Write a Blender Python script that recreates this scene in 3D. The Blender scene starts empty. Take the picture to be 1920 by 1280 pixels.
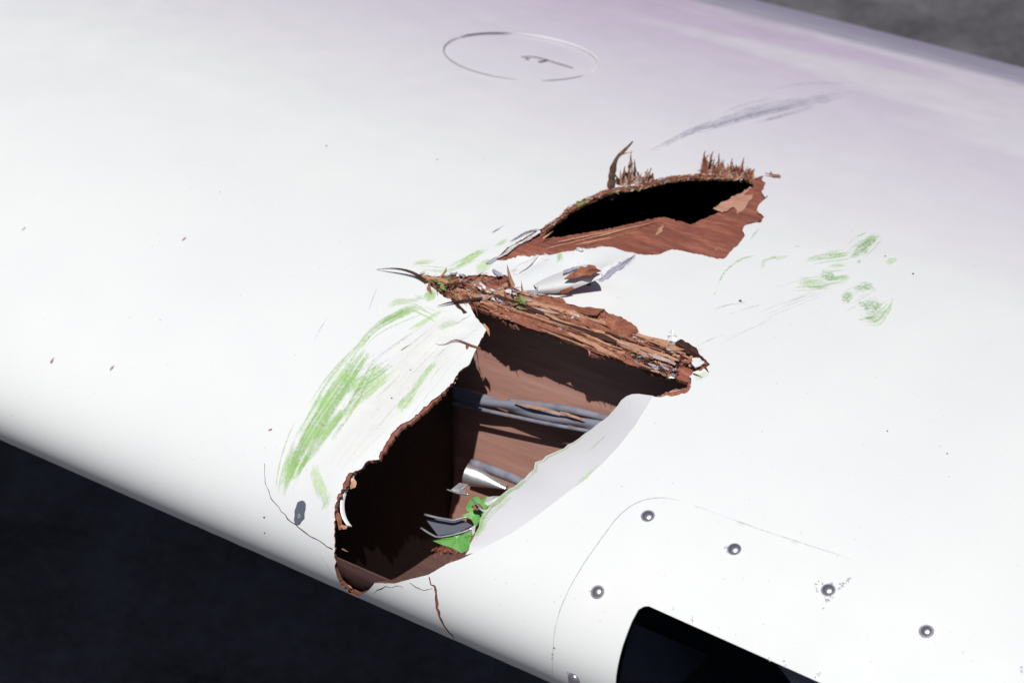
import bpy, math, random
import numpy as np
from mathutils import Vector, Matrix, noise
from mathutils.geometry import delaunay_2d_cdt

random.seed(7)
rng = np.random.default_rng(7)
scene = bpy.context.scene
col = scene.collection

# ------------------------------------------------------------------ camera
RIGHT = np.array([0.83254598, 0.55395595, 0.0])
UP = np.array([-0.29578216, 0.44453399, 0.84551904])
BACK = np.array([0.4683803, -0.70393348, 0.53394527])
FPX = 4000.0
CAM = np.array([0.0, 0.2, 0.0767]) + 1.5 * BACK
cam_data = bpy.data.cameras.new('camera')
cam_data.sensor_width = 36.0
cam_data.lens = FPX / 1920 * 36
cam_data.clip_start = 0.02
cam_data.clip_end = 3000
cam_data.dof.use_dof = True
cam_data.dof.focus_distance = 1.40
cam_data.dof.aperture_fstop = 10
cam = bpy.data.objects.new('camera', cam_data)
m = Matrix.Identity(4)
for i in range(3):
    m[i][0], m[i][1], m[i][2], m[i][3] = RIGHT[i], UP[i], BACK[i], CAM[i]
cam.matrix_world = m
col.objects.link(cam)
scene.camera = cam

# ------------------------------------------------------------------ light
SUN = Vector((0.24, -0.36, 0.90)).normalized()
world = bpy.data.worlds.new('World')
scene.world = world
world.use_nodes = True
nt = world.node_tree
sky = nt.nodes.new('ShaderNodeTexSky')
sky.sky_type = 'NISHITA'
sky.sun_disc = False
sky.sun_elevation = math.asin(SUN.z)
sky.sun_rotation = math.atan2(SUN.x, SUN.y)
sky.air_density = 1.0
sky.dust_density = 0.6
nt.links.new(sky.outputs[0], nt.nodes['Background'].inputs[0])
nt.nodes['Background'].inputs[1].default_value = 0.05
sun_data = bpy.data.lights.new('sun', 'SUN')
sun_data.energy = 5.0
sun_data.angle = math.radians(0.5)
sun_data.color = (1.0, 0.985, 0.95)
sun = bpy.data.objects.new('sun', sun_data)
sun.rotation_euler = SUN.to_track_quat('Z', 'Y').to_euler()
sun.location = (0, 0, 4)
col.objects.link(sun)
vs = scene.view_settings
vs.view_transform = 'Standard'
vs.look = 'None'
vs.exposure = -0.39
vs.gamma = 1.0
vs.use_curve_mapping = False
scene.cycles.transparent_max_bounces = 64

# ------------------------------------------------------------------ wing section (y aft, z up), arc length s measured from the nose
def section(C=1.045, mm=.02, p=.4, t=.18, inc=math.radians(1.5), n=900):
    b = np.linspace(0, np.pi, n); x = .5 * (1 - np.cos(b))
    yt = 5 * t * (.2969 * np.sqrt(x) - .126 * x - .3516 * x**2 + .2843 * x**3 - .1030 * x**4)
    yc = np.where(x < p, mm / p**2 * (2 * p * x - x * x), mm / (1 - p)**2 * ((1 - 2 * p) + 2 * p * x - x * x))
    dy = np.where(x < p, 2 * mm / p**2 * (p - x), 2 * mm / (1 - p)**2 * (p - x)); th = np.arctan(dy)
    U = np.c_[x - yt * np.sin(th), yc + yt * np.cos(th)]
    L = np.c_[x + yt * np.sin(th), yc - yt * np.cos(th)]
    P = np.r_[L[::-1], U[1:]] * C
    c, s = math.cos(inc), math.sin(inc)
    return np.c_[P[:, 0] * c + P[:, 1] * s, -P[:, 0] * s + P[:, 1] * c], n - 1
PROF, NOSE = section()
_y = PROF[:NOSE, 0]     # deeper belly than the plain section
PROF[:NOSE, 1] -= .034 * np.clip((_y - .014) / .10, 0, 1)**2 * (3 - 2 * np.clip((_y - .014) / .10, 0, 1)) * np.clip((1.045 - _y) / .5, 0, 1)
T = np.gradient(PROF, axis=0); T /= np.linalg.norm(T, axis=1)[:, None]
NRM = np.c_[-T[:, 1], T[:, 0]]
S = np.r_[0, np.cumsum(np.linalg.norm(np.diff(PROF, axis=0), axis=1))]
S -= S[NOSE]
SMIN, SMAX = S[0], S[-1]

def ray(px, py):
    return (px - 960) / FPX * RIGHT + (640 - py) / FPX * UP - BACK

def hit(px, py, h=0.0):
    """the photo point (px, py) on the wing surface lifted by h: returns span x, arc length s, world point, distance"""
    r = ray(px, py)
    Q = PROF + NRM * h
    o = CAM[1:]; d = r[1:]
    A = Q[:-1]; e = Q[1:] - Q[:-1]
    den = d[0] * e[:, 1] - d[1] * e[:, 0]
    den = np.where(abs(den) < 1e-12, 1e-12, den)
    ao = A - o
    tt = (ao[:, 0] * e[:, 1] - ao[:, 1] * e[:, 0]) / den
    w = (ao[:, 0] * d[1] - ao[:, 1] * d[0]) / den
    ok = (w >= -1e-6) & (w <= 1 + 1e-6) & (tt > 0)
    if not ok.any():
        return hit(px, py - 2, h)
    i = np.argmin(np.where(ok, tt, 1e9))
    P = CAM + tt[i] * r
    return P[0], S[i] + w[i] * (S[i + 1] - S[i]), P, tt[i]

def at(px, py, h=0.0):
    return Vector(hit(px, py, h)[2])
def at_y(px, py, Y):
    r = ray(px, py); return Vector(CAM + (Y - CAM[1]) / r[1] * r)
def at_z(px, py, Z):
    r = ray(px, py); return Vector(CAM + (Z - CAM[2]) / r[2] * r)
WALL_Y, WALL_Z, WALL_K = .226, .095, math.tan(math.radians(15))
def at_wall(px, py, off=0.0):
    """point in front of the leaning spar web face"""
    r = ray(px, py); n = np.array([0, -1, WALL_K]) / math.hypot(1, WALL_K)
    P0 = np.array([0, WALL_Y, WALL_Z]) + n * off
    return Vector(CAM + ((P0 - CAM) @ n) / (r @ n) * r)
def xs(pts):
    return np.array([hit(*p)[:2] for p in pts])
def chain(pts, n):
    """resample a polyline to n points, smooth"""
    P = np.array(pts, float)
    d = np.r_[0, np.cumsum(np.linalg.norm(np.diff(P, axis=0), axis=1))]
    t = np.linspace(0, d[-1], n)
    return np.c_[[np.interp(t, d, P[:, k]) for k in range(P.shape[1])]].T
def smooth_chain(pts, n):
    P = np.array(pts, float)
    Q = chain(P, max(n, 8))
    for _ in range(max(2, n // 12)):
        Q[1:-1] = (Q[:-2] + 2 * Q[1:-1] + Q[2:]) / 4
    return Q

def gauss(x, s, c, rx, rs):
    return np.exp(-((x - c[0]) / rx)**2 - ((s - c[1]) / rs)**2)
def seg_dist(x, s, a, b):
    ab = b - a; L = (ab**2).sum()
    t = np.clip(((x - a[0]) * ab[0] + (s - a[1]) * ab[1]) / L, 0, 1)
    dx = x - a[0] - t * ab[0]; ds = s - a[1] - t * ab[1]
    side = ab[0] * (s - a[1]) - ab[1] * (x - a[0])
    return np.hypot(dx, ds), t, np.sign(side)

C_CR = xs([(850, 640)])[0]
C_MID = xs([(1060, 505)])[0]
F0, F1 = xs([(1100, 535), (1192, 476)])
G0, G1 = xs([(962, 512), (1012, 478)])
HL0, HL1 = xs([(640, 905), (860, 715)])
def vnoise(x, s, f, o=0.0):
    x = np.atleast_1d(x); s = np.atleast_1d(s)
    return np.array([noise.noise((float(a) * f, float(b) * f, o)) for a, b in zip(x, s)])
def disp(x, s):
    """small real unevenness of the skin: faint waves, crushed zones near the tear"""
    x = np.atleast_1d(np.asarray(x, float)); s = np.atleast_1d(np.asarray(s, float))
    d = 0.0005 * np.sin(x * 7.3 + 1.1) * np.sin(s * 9 + .4)
    near = (np.abs(x - .05) < .4) & (s > -.05) & (s < .62)
    if near.any():
        xn, sn = x[near], s[near]
        dn = 0.0016 * gauss(xn, sn, C_CR, .035, .05) * vnoise(xn, sn, 70, 2.0)
        dn += 0.0030 * gauss(xn, sn, C_MID, .05, .03) * vnoise(xn, sn, 38, 5.0)
        dd, t, sd = seg_dist(xn, sn, F0, F1)
        dn += np.where(sd > 0, 1, 0) * 0.006 * np.exp(-(dd / .010)) * (1 - t) * (t > 0)
        dd, t, sd = seg_dist(xn, sn, G0, G1)
        dn -= 0.0022 * np.exp(-(dd / .007)**2) * np.sin(np.pi * np.clip(t, .02, 1))
        dd, t, sd = seg_dist(xn, sn, HL0, HL1)
        dn += 0.0020 * np.exp(-(dd / .02)**2)
        d[near] += dn
    return d
def surf(x, s, h=0.0):
    x = np.atleast_1d(np.asarray(x, float)); s = np.atleast_1d(np.asarray(s, float))
    hh = h + disp(x, s)
    y = np.interp(s, S, PROF[:, 0]) + np.interp(s, S, NRM[:, 0]) * hh
    z = np.interp(s, S, PROF[:, 1]) + np.interp(s, S, NRM[:, 1]) * hh
    return np.c_[x, y, z]
def normal_at(s):
    return Vector((0, float(np.interp(s, S, NRM[:, 0])), float(np.interp(s, S, NRM[:, 1])))).normalized()

# ------------------------------------------------------------------ materials
def new_mat(name, color, rough=.5, metal=0.0, spec=.5):
    mt = bpy.data.materials.new(name); mt.use_nodes = True
    b = mt.node_tree.nodes['Principled BSDF']
    b.inputs['Base Color'].default_value = (*color, 1)
    b.inputs['Roughness'].default_value = rough
    b.inputs['Metallic'].default_value = metal
    b.inputs['Specular IOR Level'].default_value = spec
    return mt, mt.node_tree, b
def N(t, kind, **kw):
    n = t.nodes.new(kind)
    for k, v in kw.items():
        if k in n.inputs: n.inputs[k].default_value = v
        else: setattr(n, k, v)
    return n
def ramp(t, fac, stops):
    r = t.nodes.new('ShaderNodeValToRGB')
    el = r.color_ramp.elements
    el[0].position, el[0].color = stops[0][0], (*stops[0][1], 1)
    el[1].position, el[1].color = stops[-1][0], (*stops[-1][1], 1)
    for p, c in stops[1:-1]:
        e = el.new(p); e.color = (*c, 1)
    t.links.new(fac, r.inputs[0])
    return r.outputs[0]
def coords(t, scale=(1, 1, 1), rot=(0, 0, 0)):
    tc = t.nodes.new('ShaderNodeTexCoord'); mp = t.nodes.new('ShaderNodeMapping')
    mp.inputs['Scale'].default_value = scale; mp.inputs['Rotation'].default_value = rot
    t.links.new(tc.outputs['Object'], mp.inputs[0])
    return mp.outputs[0]
def tex_noise(t, vec, scale, detail=4, rough=.55):
    n = N(t, 'ShaderNodeTexNoise'); n.inputs['Scale'].default_value = scale
    n.inputs['Detail'].default_value = detail; n.inputs['Roughness'].default_value = rough
    t.links.new(vec, n.inputs['Vector']); return n.outputs['Fac']
def mixc(t, fac, a, b, mode='MIX'):
    n = t.nodes.new('ShaderNodeMix'); n.data_type = 'RGBA'; n.blend_type = mode
    for sock, v in ((n.inputs[0], fac), (n.inputs[6], a), (n.inputs[7], b)):
        if hasattr(v, 'links') or hasattr(v, 'is_linked'): t.links.new(v, sock)
        elif isinstance(v, tuple): sock.default_value = (*v, 1)
        else: sock.default_value = v
    return n.outputs[2]
def mathn(t, op, a, b=None, clamp=False):
    n = t.nodes.new('ShaderNodeMath'); n.operation = op; n.use_clamp = clamp
    for k, v in ((0, a), (1, b)):
        if v is None: continue
        if hasattr(v, 'is_linked'): t.links.new(v, n.inputs[k])
        else: n.inputs[k].default_value = v
    return n.outputs[0]
def bump(t, b, h, strength, dist):
    n = t.nodes.new('ShaderNodeBump'); n.inputs['Strength'].default_value = strength; n.inputs['Distance'].default_value = dist
    t.links.new(h, n.inputs['Height']); t.links.new(n.outputs[0], b.inputs['Normal'])

def paint_material(name, base=(.80, .80, .79), aft_reflections=True):
    mt, t, b = new_mat(name, base, .32)
    v = coords(t)
    c = ramp(t, tex_noise(t, v, 9, 5), [(.3, (base[0] * .965, base[1] * .96, base[2] * .98)), (.7, base)])
    sp = tex_noise(t, v, 420, 2, .5)
    c = mixc(t, ramp(t, sp, [(.735, (0, 0, 0)), (.76, (.5, .5, .5))]), c, (.42, .36, .36))
    if aft_reflections:   # painted reflections: lilac bands growing towards the trailing edge, dark strip at its edge
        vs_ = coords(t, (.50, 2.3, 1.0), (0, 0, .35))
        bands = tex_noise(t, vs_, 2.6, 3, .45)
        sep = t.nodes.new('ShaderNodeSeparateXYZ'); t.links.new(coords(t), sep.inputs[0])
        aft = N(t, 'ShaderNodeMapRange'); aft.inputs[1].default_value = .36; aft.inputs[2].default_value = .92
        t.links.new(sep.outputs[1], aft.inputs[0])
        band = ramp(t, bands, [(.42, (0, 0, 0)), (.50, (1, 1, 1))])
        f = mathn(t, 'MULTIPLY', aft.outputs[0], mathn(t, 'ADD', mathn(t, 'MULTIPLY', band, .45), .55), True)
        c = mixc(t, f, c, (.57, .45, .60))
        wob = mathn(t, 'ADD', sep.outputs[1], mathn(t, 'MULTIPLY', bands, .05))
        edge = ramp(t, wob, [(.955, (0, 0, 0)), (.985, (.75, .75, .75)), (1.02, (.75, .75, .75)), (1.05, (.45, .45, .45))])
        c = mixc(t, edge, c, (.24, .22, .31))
    t.links.new(c, b.inputs['Base Color'])
    t.links.new(ramp(t, tex_noise(t, v, 30, 3), [(.3, (.26,) * 3), (.7, (.42,) * 3)]), b.inputs['Roughness'])
    bump(t, b, tex_noise(t, v, 160, 3), .05, .001)
    return mt
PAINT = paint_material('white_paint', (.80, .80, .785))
PAINT_CHIP = paint_material('white_paint_chip', (.78, .77, .76), False)

def wood_material(name, dark, light, scale=(6, 60, 60), rough=.75, bs=.5, fine=14):
    mt, t, b = new_mat(name, light, rough, spec=.25)
    v = coords(t, scale)
    a = tex_noise(t, v, 3, 6, .65); g = tex_noise(t, v, fine, 5, .7)
    f = mathn(t, 'ADD', mathn(t, 'MULTIPLY', a, .6), mathn(t, 'MULTIPLY', g, .4))
    mid = tuple((x * y)**.5 for x, y in zip(dark, light))
    t.links.new(ramp(t, f, [(.34, dark), (.5, mid), (.66, light)]), b.inputs['Base Color'])
    bump(t, b, f, bs, .0015)
    return mt
PLY = wood_material('mahogany_plywood', (.15, .046, .034), (.45, .165, .105), (9, 46, 46))
EDGE = wood_material('torn_plywood_edge', (.09, .03, .022), (.42, .20, .12), (60, 60, 220), .8, .9)
INNER = wood_material('inner_plywood_in_shade', (.009, .005, .005), (.020, .011, .009), (4, 40, 40))  # inner faces set near black to stand in for deep shade
FLOOR = wood_material('nose_floor_plywood', (.085, .042, .038), (.15, .080, .070), (4, 40, 40))
SPAR = wood_material('varnished_spar_plywood', (.36, .18, .14), (.54, .30, .24), (2.5, 40, 40), .42, .10)
FIB = [wood_material('red_brown_fibre', (.17, .055, .035), (.48, .20, .12), (40, 40, 40), .8, .8),
       wood_material('tan_fibre', (.36, .17, .10), (.68, .40, .26), (40, 40, 40), .8, .8),
       wood_material('dark_fibre', (.030, .014, .011), (.10, .040, .028), (40, 40, 40), .8, .8),
       wood_material('pale_fibre', (.38, .27, .25), (.66, .55, .52), (40, 40, 40), .8, .8),
       wood_material('olive_fibre', (.12, .10, .035), (.26, .27, .10), (40, 40, 40), .8, .8)]

LILAC, _, _ = new_mat('lilac_grey_primer_and_shade', (.40, .38, .46), .5)
METAL, t, b = new_mat('bare_aluminium', (.72, .71, .72), .3, .75)
t.links.new(ramp(t, tex_noise(t, coords(t), 60, 4), [(.3, (.18,) * 3), (.7, (.45,) * 3)]), b.inputs['Roughness'])
SCREW, t, b = new_mat('steel_screw', (.62, .58, .62), .30, .9)
RECESS, _, _ = new_mat('screw_recess', (.03, .028, .03), .6)
GREEN, t, b = new_mat('green_painted_metal', (.13, .36, .07), .38)
t.links.new(ramp(t, tex_noise(t, coords(t), 90, 5, .7), [(.30, (.10, .29, .06)), (.5, (.14, .37, .08)), (.74, (.22, .44, .15))]), b.inputs['Base Color'])
VINYL, t, b = new_mat('grey_vinyl_sleeve', (.25, .255, .31), .24)
TUBE, t, b = new_mat('grey_plastic_tube', (.22, .22, .27), .35)
t.links.new(ramp(t, tex_noise(t, coords(t), 120, 3, .5), [(.35, (.20, .20, .25)), (.65, (.30, .30, .36))]), b.inputs['Base Color'])
DARK, _, _ = new_mat('dark_housing_paint', (.012, .012, .016), .5)
BLUEISH, _, _ = new_mat('dark_blue_housing_panel', (.020, .022, .040), .35)
GREYPANEL, _, _ = new_mat('grey_reflector_panel', (.09, .10, .13), .4)
GLASS, t, b = new_mat('clear_lens', (.85, .88, .9), .03)
b.inputs['Transmission Weight'].default_value = 1.0; b.inputs['IOR'].default_value = 1.12
GUNMETAL, t, b = new_mat('exposed_primer', (.16, .165, .21), .35, .3)
SC_RING, _, _ = new_mat('screw_grime', (.24, .22, .28), .6)
LATCH, _, _ = new_mat('latch_shadow_gap', (.06, .05, .08), .5)

def scuff_material(name, color, strength, bias=0.0, soft=.35, stretch=(16, 300), speck=.5):
    """thin film of transferred paint, rubber or painted crease shade, broken up along the stroke"""
    mt, t, b = new_mat(name, color, .45)
    uv = N(t, 'ShaderNodeUVMap'); uv.uv_map = 'unit'
    uvl = N(t, 'ShaderNodeUVMap'); uvl.uv_map = 'metres'
    mp = t.nodes.new('ShaderNodeMapping'); mp.inputs['Scale'].default_value = (stretch[0], stretch[1], 1)
    t.links.new(uvl.outputs[0], mp.inputs[0])
    n1 = tex_noise(t, mp.outputs[0], 1.0, 5, .65)
    n2 = tex_noise(t, coords(t), 420, 4, .75)
    n3 = tex_noise(t, coords(t), 60, 3, .6)
    n = mathn(t, 'ADD', mathn(t, 'MULTIPLY', mathn(t, 'SUBTRACT', n1, .5), 2.6), mathn(t, 'MULTIPLY', mathn(t, 'SUBTRACT', n3, .5), 2.6))
    sep = t.nodes.new('ShaderNodeSeparateXYZ'); t.links.new(uv.outputs[0], sep.inputs[0])
    def edge(sock, power):
        q = mathn(t, 'MULTIPLY', mathn(t, 'MULTIPLY', sock, mathn(t, 'SUBTRACT', 1.0, sock)), 4.0, True)
        return mathn(t, 'POWER', q, power)
    e = mathn(t, 'MULTIPLY', edge(sep.outputs[0], .9), edge(sep.outputs[1], .9))
    v = mathn(t, 'ADD', mathn(t, 'ADD', n, mathn(t, 'MULTIPLY', mathn(t, 'SUBTRACT', e, .5), 1.3)), bias)
    mr = N(t, 'ShaderNodeMapRange'); mr.interpolation_type = 'SMOOTHSTEP'
    mr.inputs[1].default_value = -soft; mr.inputs[2].default_value = soft * 1.6
    t.links.new(v, mr.inputs[0])
    sp = N(t, 'ShaderNodeMapRange'); sp.inputs[1].default_value = .38; sp.inputs[2].default_value = .60
    sp.inputs[3].default_value = 1 - speck; sp.inputs[4].default_value = 1.0
    t.links.new(n2, sp.inputs[0])
    fade = mathn(t, 'MULTIPLY', e, 3.0, True)
    al = mathn(t, 'MULTIPLY', mathn(t, 'MULTIPLY', mathn(t, 'MULTIPLY', mr.outputs[0], sp.outputs[0]), fade), strength, True)
    t.links.new(ramp(t, n3, [(.35, tuple(c * .85 for c in color)), (.65, tuple(min(1, c * 1.15) for c in color))]), b.inputs['Base Color'])
    t.links.new(al, b.inputs['Alpha'])
    return mt
SC_GREEN = scuff_material('green_scuff_dense', (.38, .62, .20), .66, .0, .6, (12, 380), speck=.42)
SC_LIGHT = scuff_material('green_scuff_light', (.50, .71, .30), .52, -.08, .5, (12, 380), speck=.5)
SC_SPECK = scuff_material('green_scuff_speckled', (.30, .50, .20), .62, -.12, .35, (60, 260), speck=1.0)
SC_GREY = scuff_material('grey_rub_and_shade', (.36, .35, .44), .40, -.1, .5, (30, 300), speck=.8)
SC_SOFT = scuff_material('green_scuff_soft', (.40, .62, .24), .46, .05, .8, (20, 260), speck=.75)
SC_STREAK = scuff_material('green_scuff_streak', (.38, .62, .21), .46, .2, .8, (10, 600), speck=.7)
SC_GSTREAK = scuff_material('grey_rub_streak', (.40, .39, .47), .22, .2, .6, (10, 600), speck=.8)
SC_SEAM = scuff_material('seam_line', (.40, .39, .42), .40, .7, .5, (40, 100), speck=.4)
SC_DARK = scuff_material('dark_scratch', (.13, .11, .17), .8, .3, .4)
SC_RED = scuff_material('red_speck', (.34, .10, .10), .8, .2, .4, (200, 200))
SC_CHIP = scuff_material('chipped_paint', (.28, .27, .40), .85, -.12, .12, (260, 260), speck=.3)
SC_CREAM = scuff_material('cream_worn_paint', (.84, .82, .74), .22, .1, .7, speck=.3)

# ------------------------------------------------------------------ object helpers
def empty(name, parent=None, loc=(0, 0, 0)):
    o = bpy.data.objects.new(name, None); o.empty_display_size = .05
    o.location = loc; col.objects.link(o)
    if parent: o.parent = parent
    return o
def mesh_obj(name, verts, faces, mats, parent=None, midx=None, smooth=True):
    me = bpy.data.meshes.new(name)
    me.from_pydata([tuple(v) for v in verts], [], [tuple(f) for f in faces])
    for q in (mats if isinstance(mats, (list, tuple)) else [mats]): me.materials.append(q)
    if midx is not None: me.polygons.foreach_set('material_index', midx)
    sm = np.broadcast_to(np.asarray(smooth, dtype=bool), (len(me.polygons),))
    me.polygons.foreach_set('use_smooth', sm)
    me.update()
    o = bpy.data.objects.new(name, me); col.objects.link(o)
    if parent: o.parent = parent
    return o

def inside(P, poly):
    x, y = P[:, 0], P[:, 1]; r = np.zeros(len(P), bool)
    n = len(poly); j = n - 1
    for i in range(n):
        xi, yi = poly[i]; xj, yj = poly[j]
        if yi != yj:
            r ^= ((yi > y) != (yj > y)) & (x < (xj - xi) * (y - yi) / (yj - yi) + xi)
        j = i
    return r
def poly_near(P, polys, d):
    r = np.zeros(len(P), bool)
    for poly in polys:
        A = poly; B = np.roll(poly, -1, 0)
        for a, b in zip(A, B):
            lo = np.minimum(a, b) - d; hi = np.maximum(a, b) + d
            k = np.where((P[:, 0] > lo[0]) & (P[:, 0] < hi[0]) & (P[:, 1] > lo[1]) & (P[:, 1] < hi[1]))[0]
            if len(k):
                ab = b - a; L = max((ab**2).sum(), 1e-14)
                t = np.clip(((P[k] - a) @ ab) / L, 0, 1)
                dd = np.linalg.norm(P[k] - a - t[:, None] * ab, axis=1)
                r[k[dd < d]] = True
    return r
def rag(pts, step=4.0, amp=1.2, closed=True, sharp=.5):
    """break a straight outline (photo pixels) into a torn, fibrous one"""
    out = []
    P = list(pts); n = len(P)
    for i in range(n if closed else n - 1):
        a = np.array(P[i][:2], float); b = np.array(P[(i + 1) % n][:2], float)
        k_amp = P[i][2] if len(P[i]) > 2 else amp
        L = np.linalg.norm(b - a); k = max(1, int(L / step)) if k_amp > 0 else max(1, int(L / 12))
        nn = np.array([-(b - a)[1], (b - a)[0]]) / max(L, 1e-6)
        for j in range(k):
            q = a + (b - a) * j / k
            if j or k_amp > 0: q = q + nn * k_amp * (random.gauss(0, .6) + (random.random() < .12) * random.uniform(-2, 2))
            out.append(q)
    if not closed: out.append(np.array(P[-1][:2], float))
    return out

def grid_points(fine_boxes, xlim, coarse_x, coarse_s):
    pts = []
    for x in coarse_x:
        for s in coarse_s: pts.append((x, s))
    P = np.array(pts)
    for (x0, x1, s0, s1, st) in fine_boxes:
        keep = ~((P[:, 0] > x0 - st / 2) & (P[:, 0] < x1 + st / 2) & (P[:, 1] > s0 - st / 2) & (P[:, 1] < s1 + st / 2))
        gx, gs = np.meshgrid(np.arange(x0, x1 + st / 2, st), np.arange(s0, s1 + st / 2, st))
        gx = gx + (np.arange(gx.shape[0]) % 2)[:, None] * st * .5
        P = np.r_[P[keep], np.c_[gx.ravel(), gs.ravel()]]
    return P

def sheet(name, outer, holes, P, h, thick, mats, parent, extra=None, clear=.0012, rim_fn=None):
    """a skin sheet following the wing section, cut by real openings; top, underside and torn rim"""
    outer = np.array(outer); holes = [np.array(q) for q in holes]
    keep = inside(P, outer)
    for q in holes: keep &= ~inside(P, q)
    P = P[keep]
    P = P[~poly_near(P, [outer] + holes, clear)]
    verts = []; edges = []
    for poly in [outer] + holes:
        k = len(verts); n = len(poly)
        verts += [tuple(p) for p in poly]
        edges += [(k + i, k + (i + 1) % n) for i in range(n)]
    verts += [tuple(p) for p in P]
    V, E_, F, *_ = delaunay_2d_cdt([Vector(v) for v in verts], edges, [], 0, 1e-7)
    V = np.array([(v.x, v.y) for v in V]); F = np.array([f for f in F if len(f) == 3])
    cen = V[F].mean(axis=1)
    ok = inside(cen, outer)
    for q in holes: ok &= ~inside(cen, q)
    F = F[ok]
    used = np.unique(F); remap = -np.ones(len(V), int); remap[used] = np.arange(len(used))
    V = V[used]; F = remap[F]
    ex = extra(V[:, 0], V[:, 1]) if extra else 0.0
    top = surf(V[:, 0], V[:, 1], h + ex); bot = surf(V[:, 0], V[:, 1], h + ex - thick)
    # orientation: outward
    a, b_, c = top[F[:, 0]], top[F[:, 1]], top[F[:, 2]]
    nf = np.cross(b_ - a, c - a)
    sm = V[F].mean(axis=1)[:, 1]
    on = np.c_[np.zeros(len(sm)), np.interp(sm, S, NRM[:, 0]), np.interp(sm, S, NRM[:, 1])]
    fl = (nf * on).sum(1) < 0
    F[fl] = F[fl][:, ::-1]
    n = len(V)
    cnt = {}
    for f in F:
        for i in range(3):
            e = (int(f[i]), int(f[(i + 1) % 3])); cnt[e] = 1
    rim = [e for e in cnt if (e[1], e[0]) not in cnt]
    verts3 = list(top) + list(bot); faces = [tuple(f) for f in F] + [tuple(n + f[::-1]) for f in F]
    mi = [0] * len(F) + [1] * len(F); sm_ = [True] * (2 * len(F))
    for (i, j) in rim:
        k = len(verts3)
        verts3 += [top[i], top[j], bot[j], bot[i]]
        faces.append((k + 1, k, k + 3, k + 2)); mi.append(rim_fn(V[i]) if rim_fn else 2); sm_.append(False)
    return mesh_obj(name, verts3, faces, mats, parent, mi, sm_)

def tube_mesh(path, radii, sides=10, twist=0.0, lobes=0, lobe_amp=0.0, cap=True):
    path = [Vector(p) for p in path]; n = len(path); verts = []; faces = []
    up = Vector((0.13, -.2, 1)).normalized()
    for i, p in enumerate(path):
        d = (path[min(i + 1, n - 1)] - path[max(i - 1, 0)]).normalized()
        a = d.cross(up).normalized(); b2 = d.cross(a)
        r = radii[i] if hasattr(radii, '__len__') else radii
        for k in range(sides):
            th = 2 * math.pi * k / sides
            rr = r * (1 + lobe_amp * math.cos(lobes * th + twist * i)) if lobes else r
            verts.append(p + (a * math.cos(th) + b2 * math.sin(th)) * rr)
    for i in range(n - 1):
        for k in range(sides):
            k2 = (k + 1) % sides
            faces.append((i * sides + k, i * sides + k2, (i + 1) * sides + k2, (i + 1) * sides + k))
    if cap:
        faces.append(tuple(range(sides))[::-1]); faces.append(tuple((n - 1) * sides + k for k in range(sides)))
    return verts, faces
def orient(verts, faces):
    return verts, faces

def splinter_geo(p0, p1, w, th, bend=0.0, seg=5, jag=.25, up=None, blunt=.25):
    """one torn sliver of wood: flat, tapering, with uneven sides"""
    p0, p1 = Vector(p0), Vector(p1); d = p1 - p0; L = d.length
    d = d.normalized() if L > 1e-9 else Vector((1, 0, 0))
    up = Vector(up) if up is not None else Vector((random.uniform(-.4, .4), random.uniform(-.6, .2), 1))
    a = d.cross(up)
    a = a.normalized() if a.length > 1e-6 else Vector((0, 1, 0))
    n = a.cross(d).normalized()
    verts = []; faces = []
    for i in range(seg + 1):
        t = i / seg
        prof = (.55 + .45 * math.sin(min(1, t * 3) * math.pi / 2)) * (1 - (1 - blunt) * max(0, t - .35) / .65)
        c = p0 + d * (L * t) + n * (bend * L * t * t)
        wl = w * prof * (1 + random.uniform(-jag, jag)) * .5
        wr = w * prof * (1 + random.uniform(-jag, jag)) * .5
        tt = th * prof * (1 + random.uniform(-jag, jag)) * .5
        j = a * random.uniform(-jag, jag) * w * .3
        verts += [c + j + a * wl, c + j + n * tt, c + j - a * wr, c + j - n * tt]
    for i in range(seg):
        for k in range(4):
            k2 = (k + 1) % 4
            faces.append((i * 4 + k, i * 4 + k2, i * 4 + 4 + k2, i * 4 + 4 + k))
    faces.append((3, 2, 1, 0)); q = seg * 4; faces.append((q, q + 1, q + 2, q + 3))
    return verts, faces
def splinter(p0, p1, w, th, mat, parent, name='splinter', **kw):
    v, f = splinter_geo(p0, p1, w, th, **kw)
    return mesh_obj(name, v, f, mat, parent, smooth=False)
def merge(geos):
    V = []; F = []
    for v, f in geos:
        k = len(V); V += list(v); F += [tuple(i + k for i in q) for q in f]
    return V, F
def flake_geo(pts, thick, up=Vector((0, -.2, 1))):
    """an irregular thin flake from its outline points (world), with thickness"""
    pts = [Vector(p) for p in pts]; n = len(pts)
    c = sum(pts, Vector()) / n
    up = Vector(up).normalized()
    V = [p + up * thick * .5 for p in pts] + [p - up * thick * .5 for p in pts] + [c + up * thick * .6, c - up * thick * .4]
    F = []
    for i in range(n):
        j = (i + 1) % n
        F += [(i, j, 2 * n), (n + j, n + i, 2 * n + 1), (j, i, n + i, n + j)]
    return V, F
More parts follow.
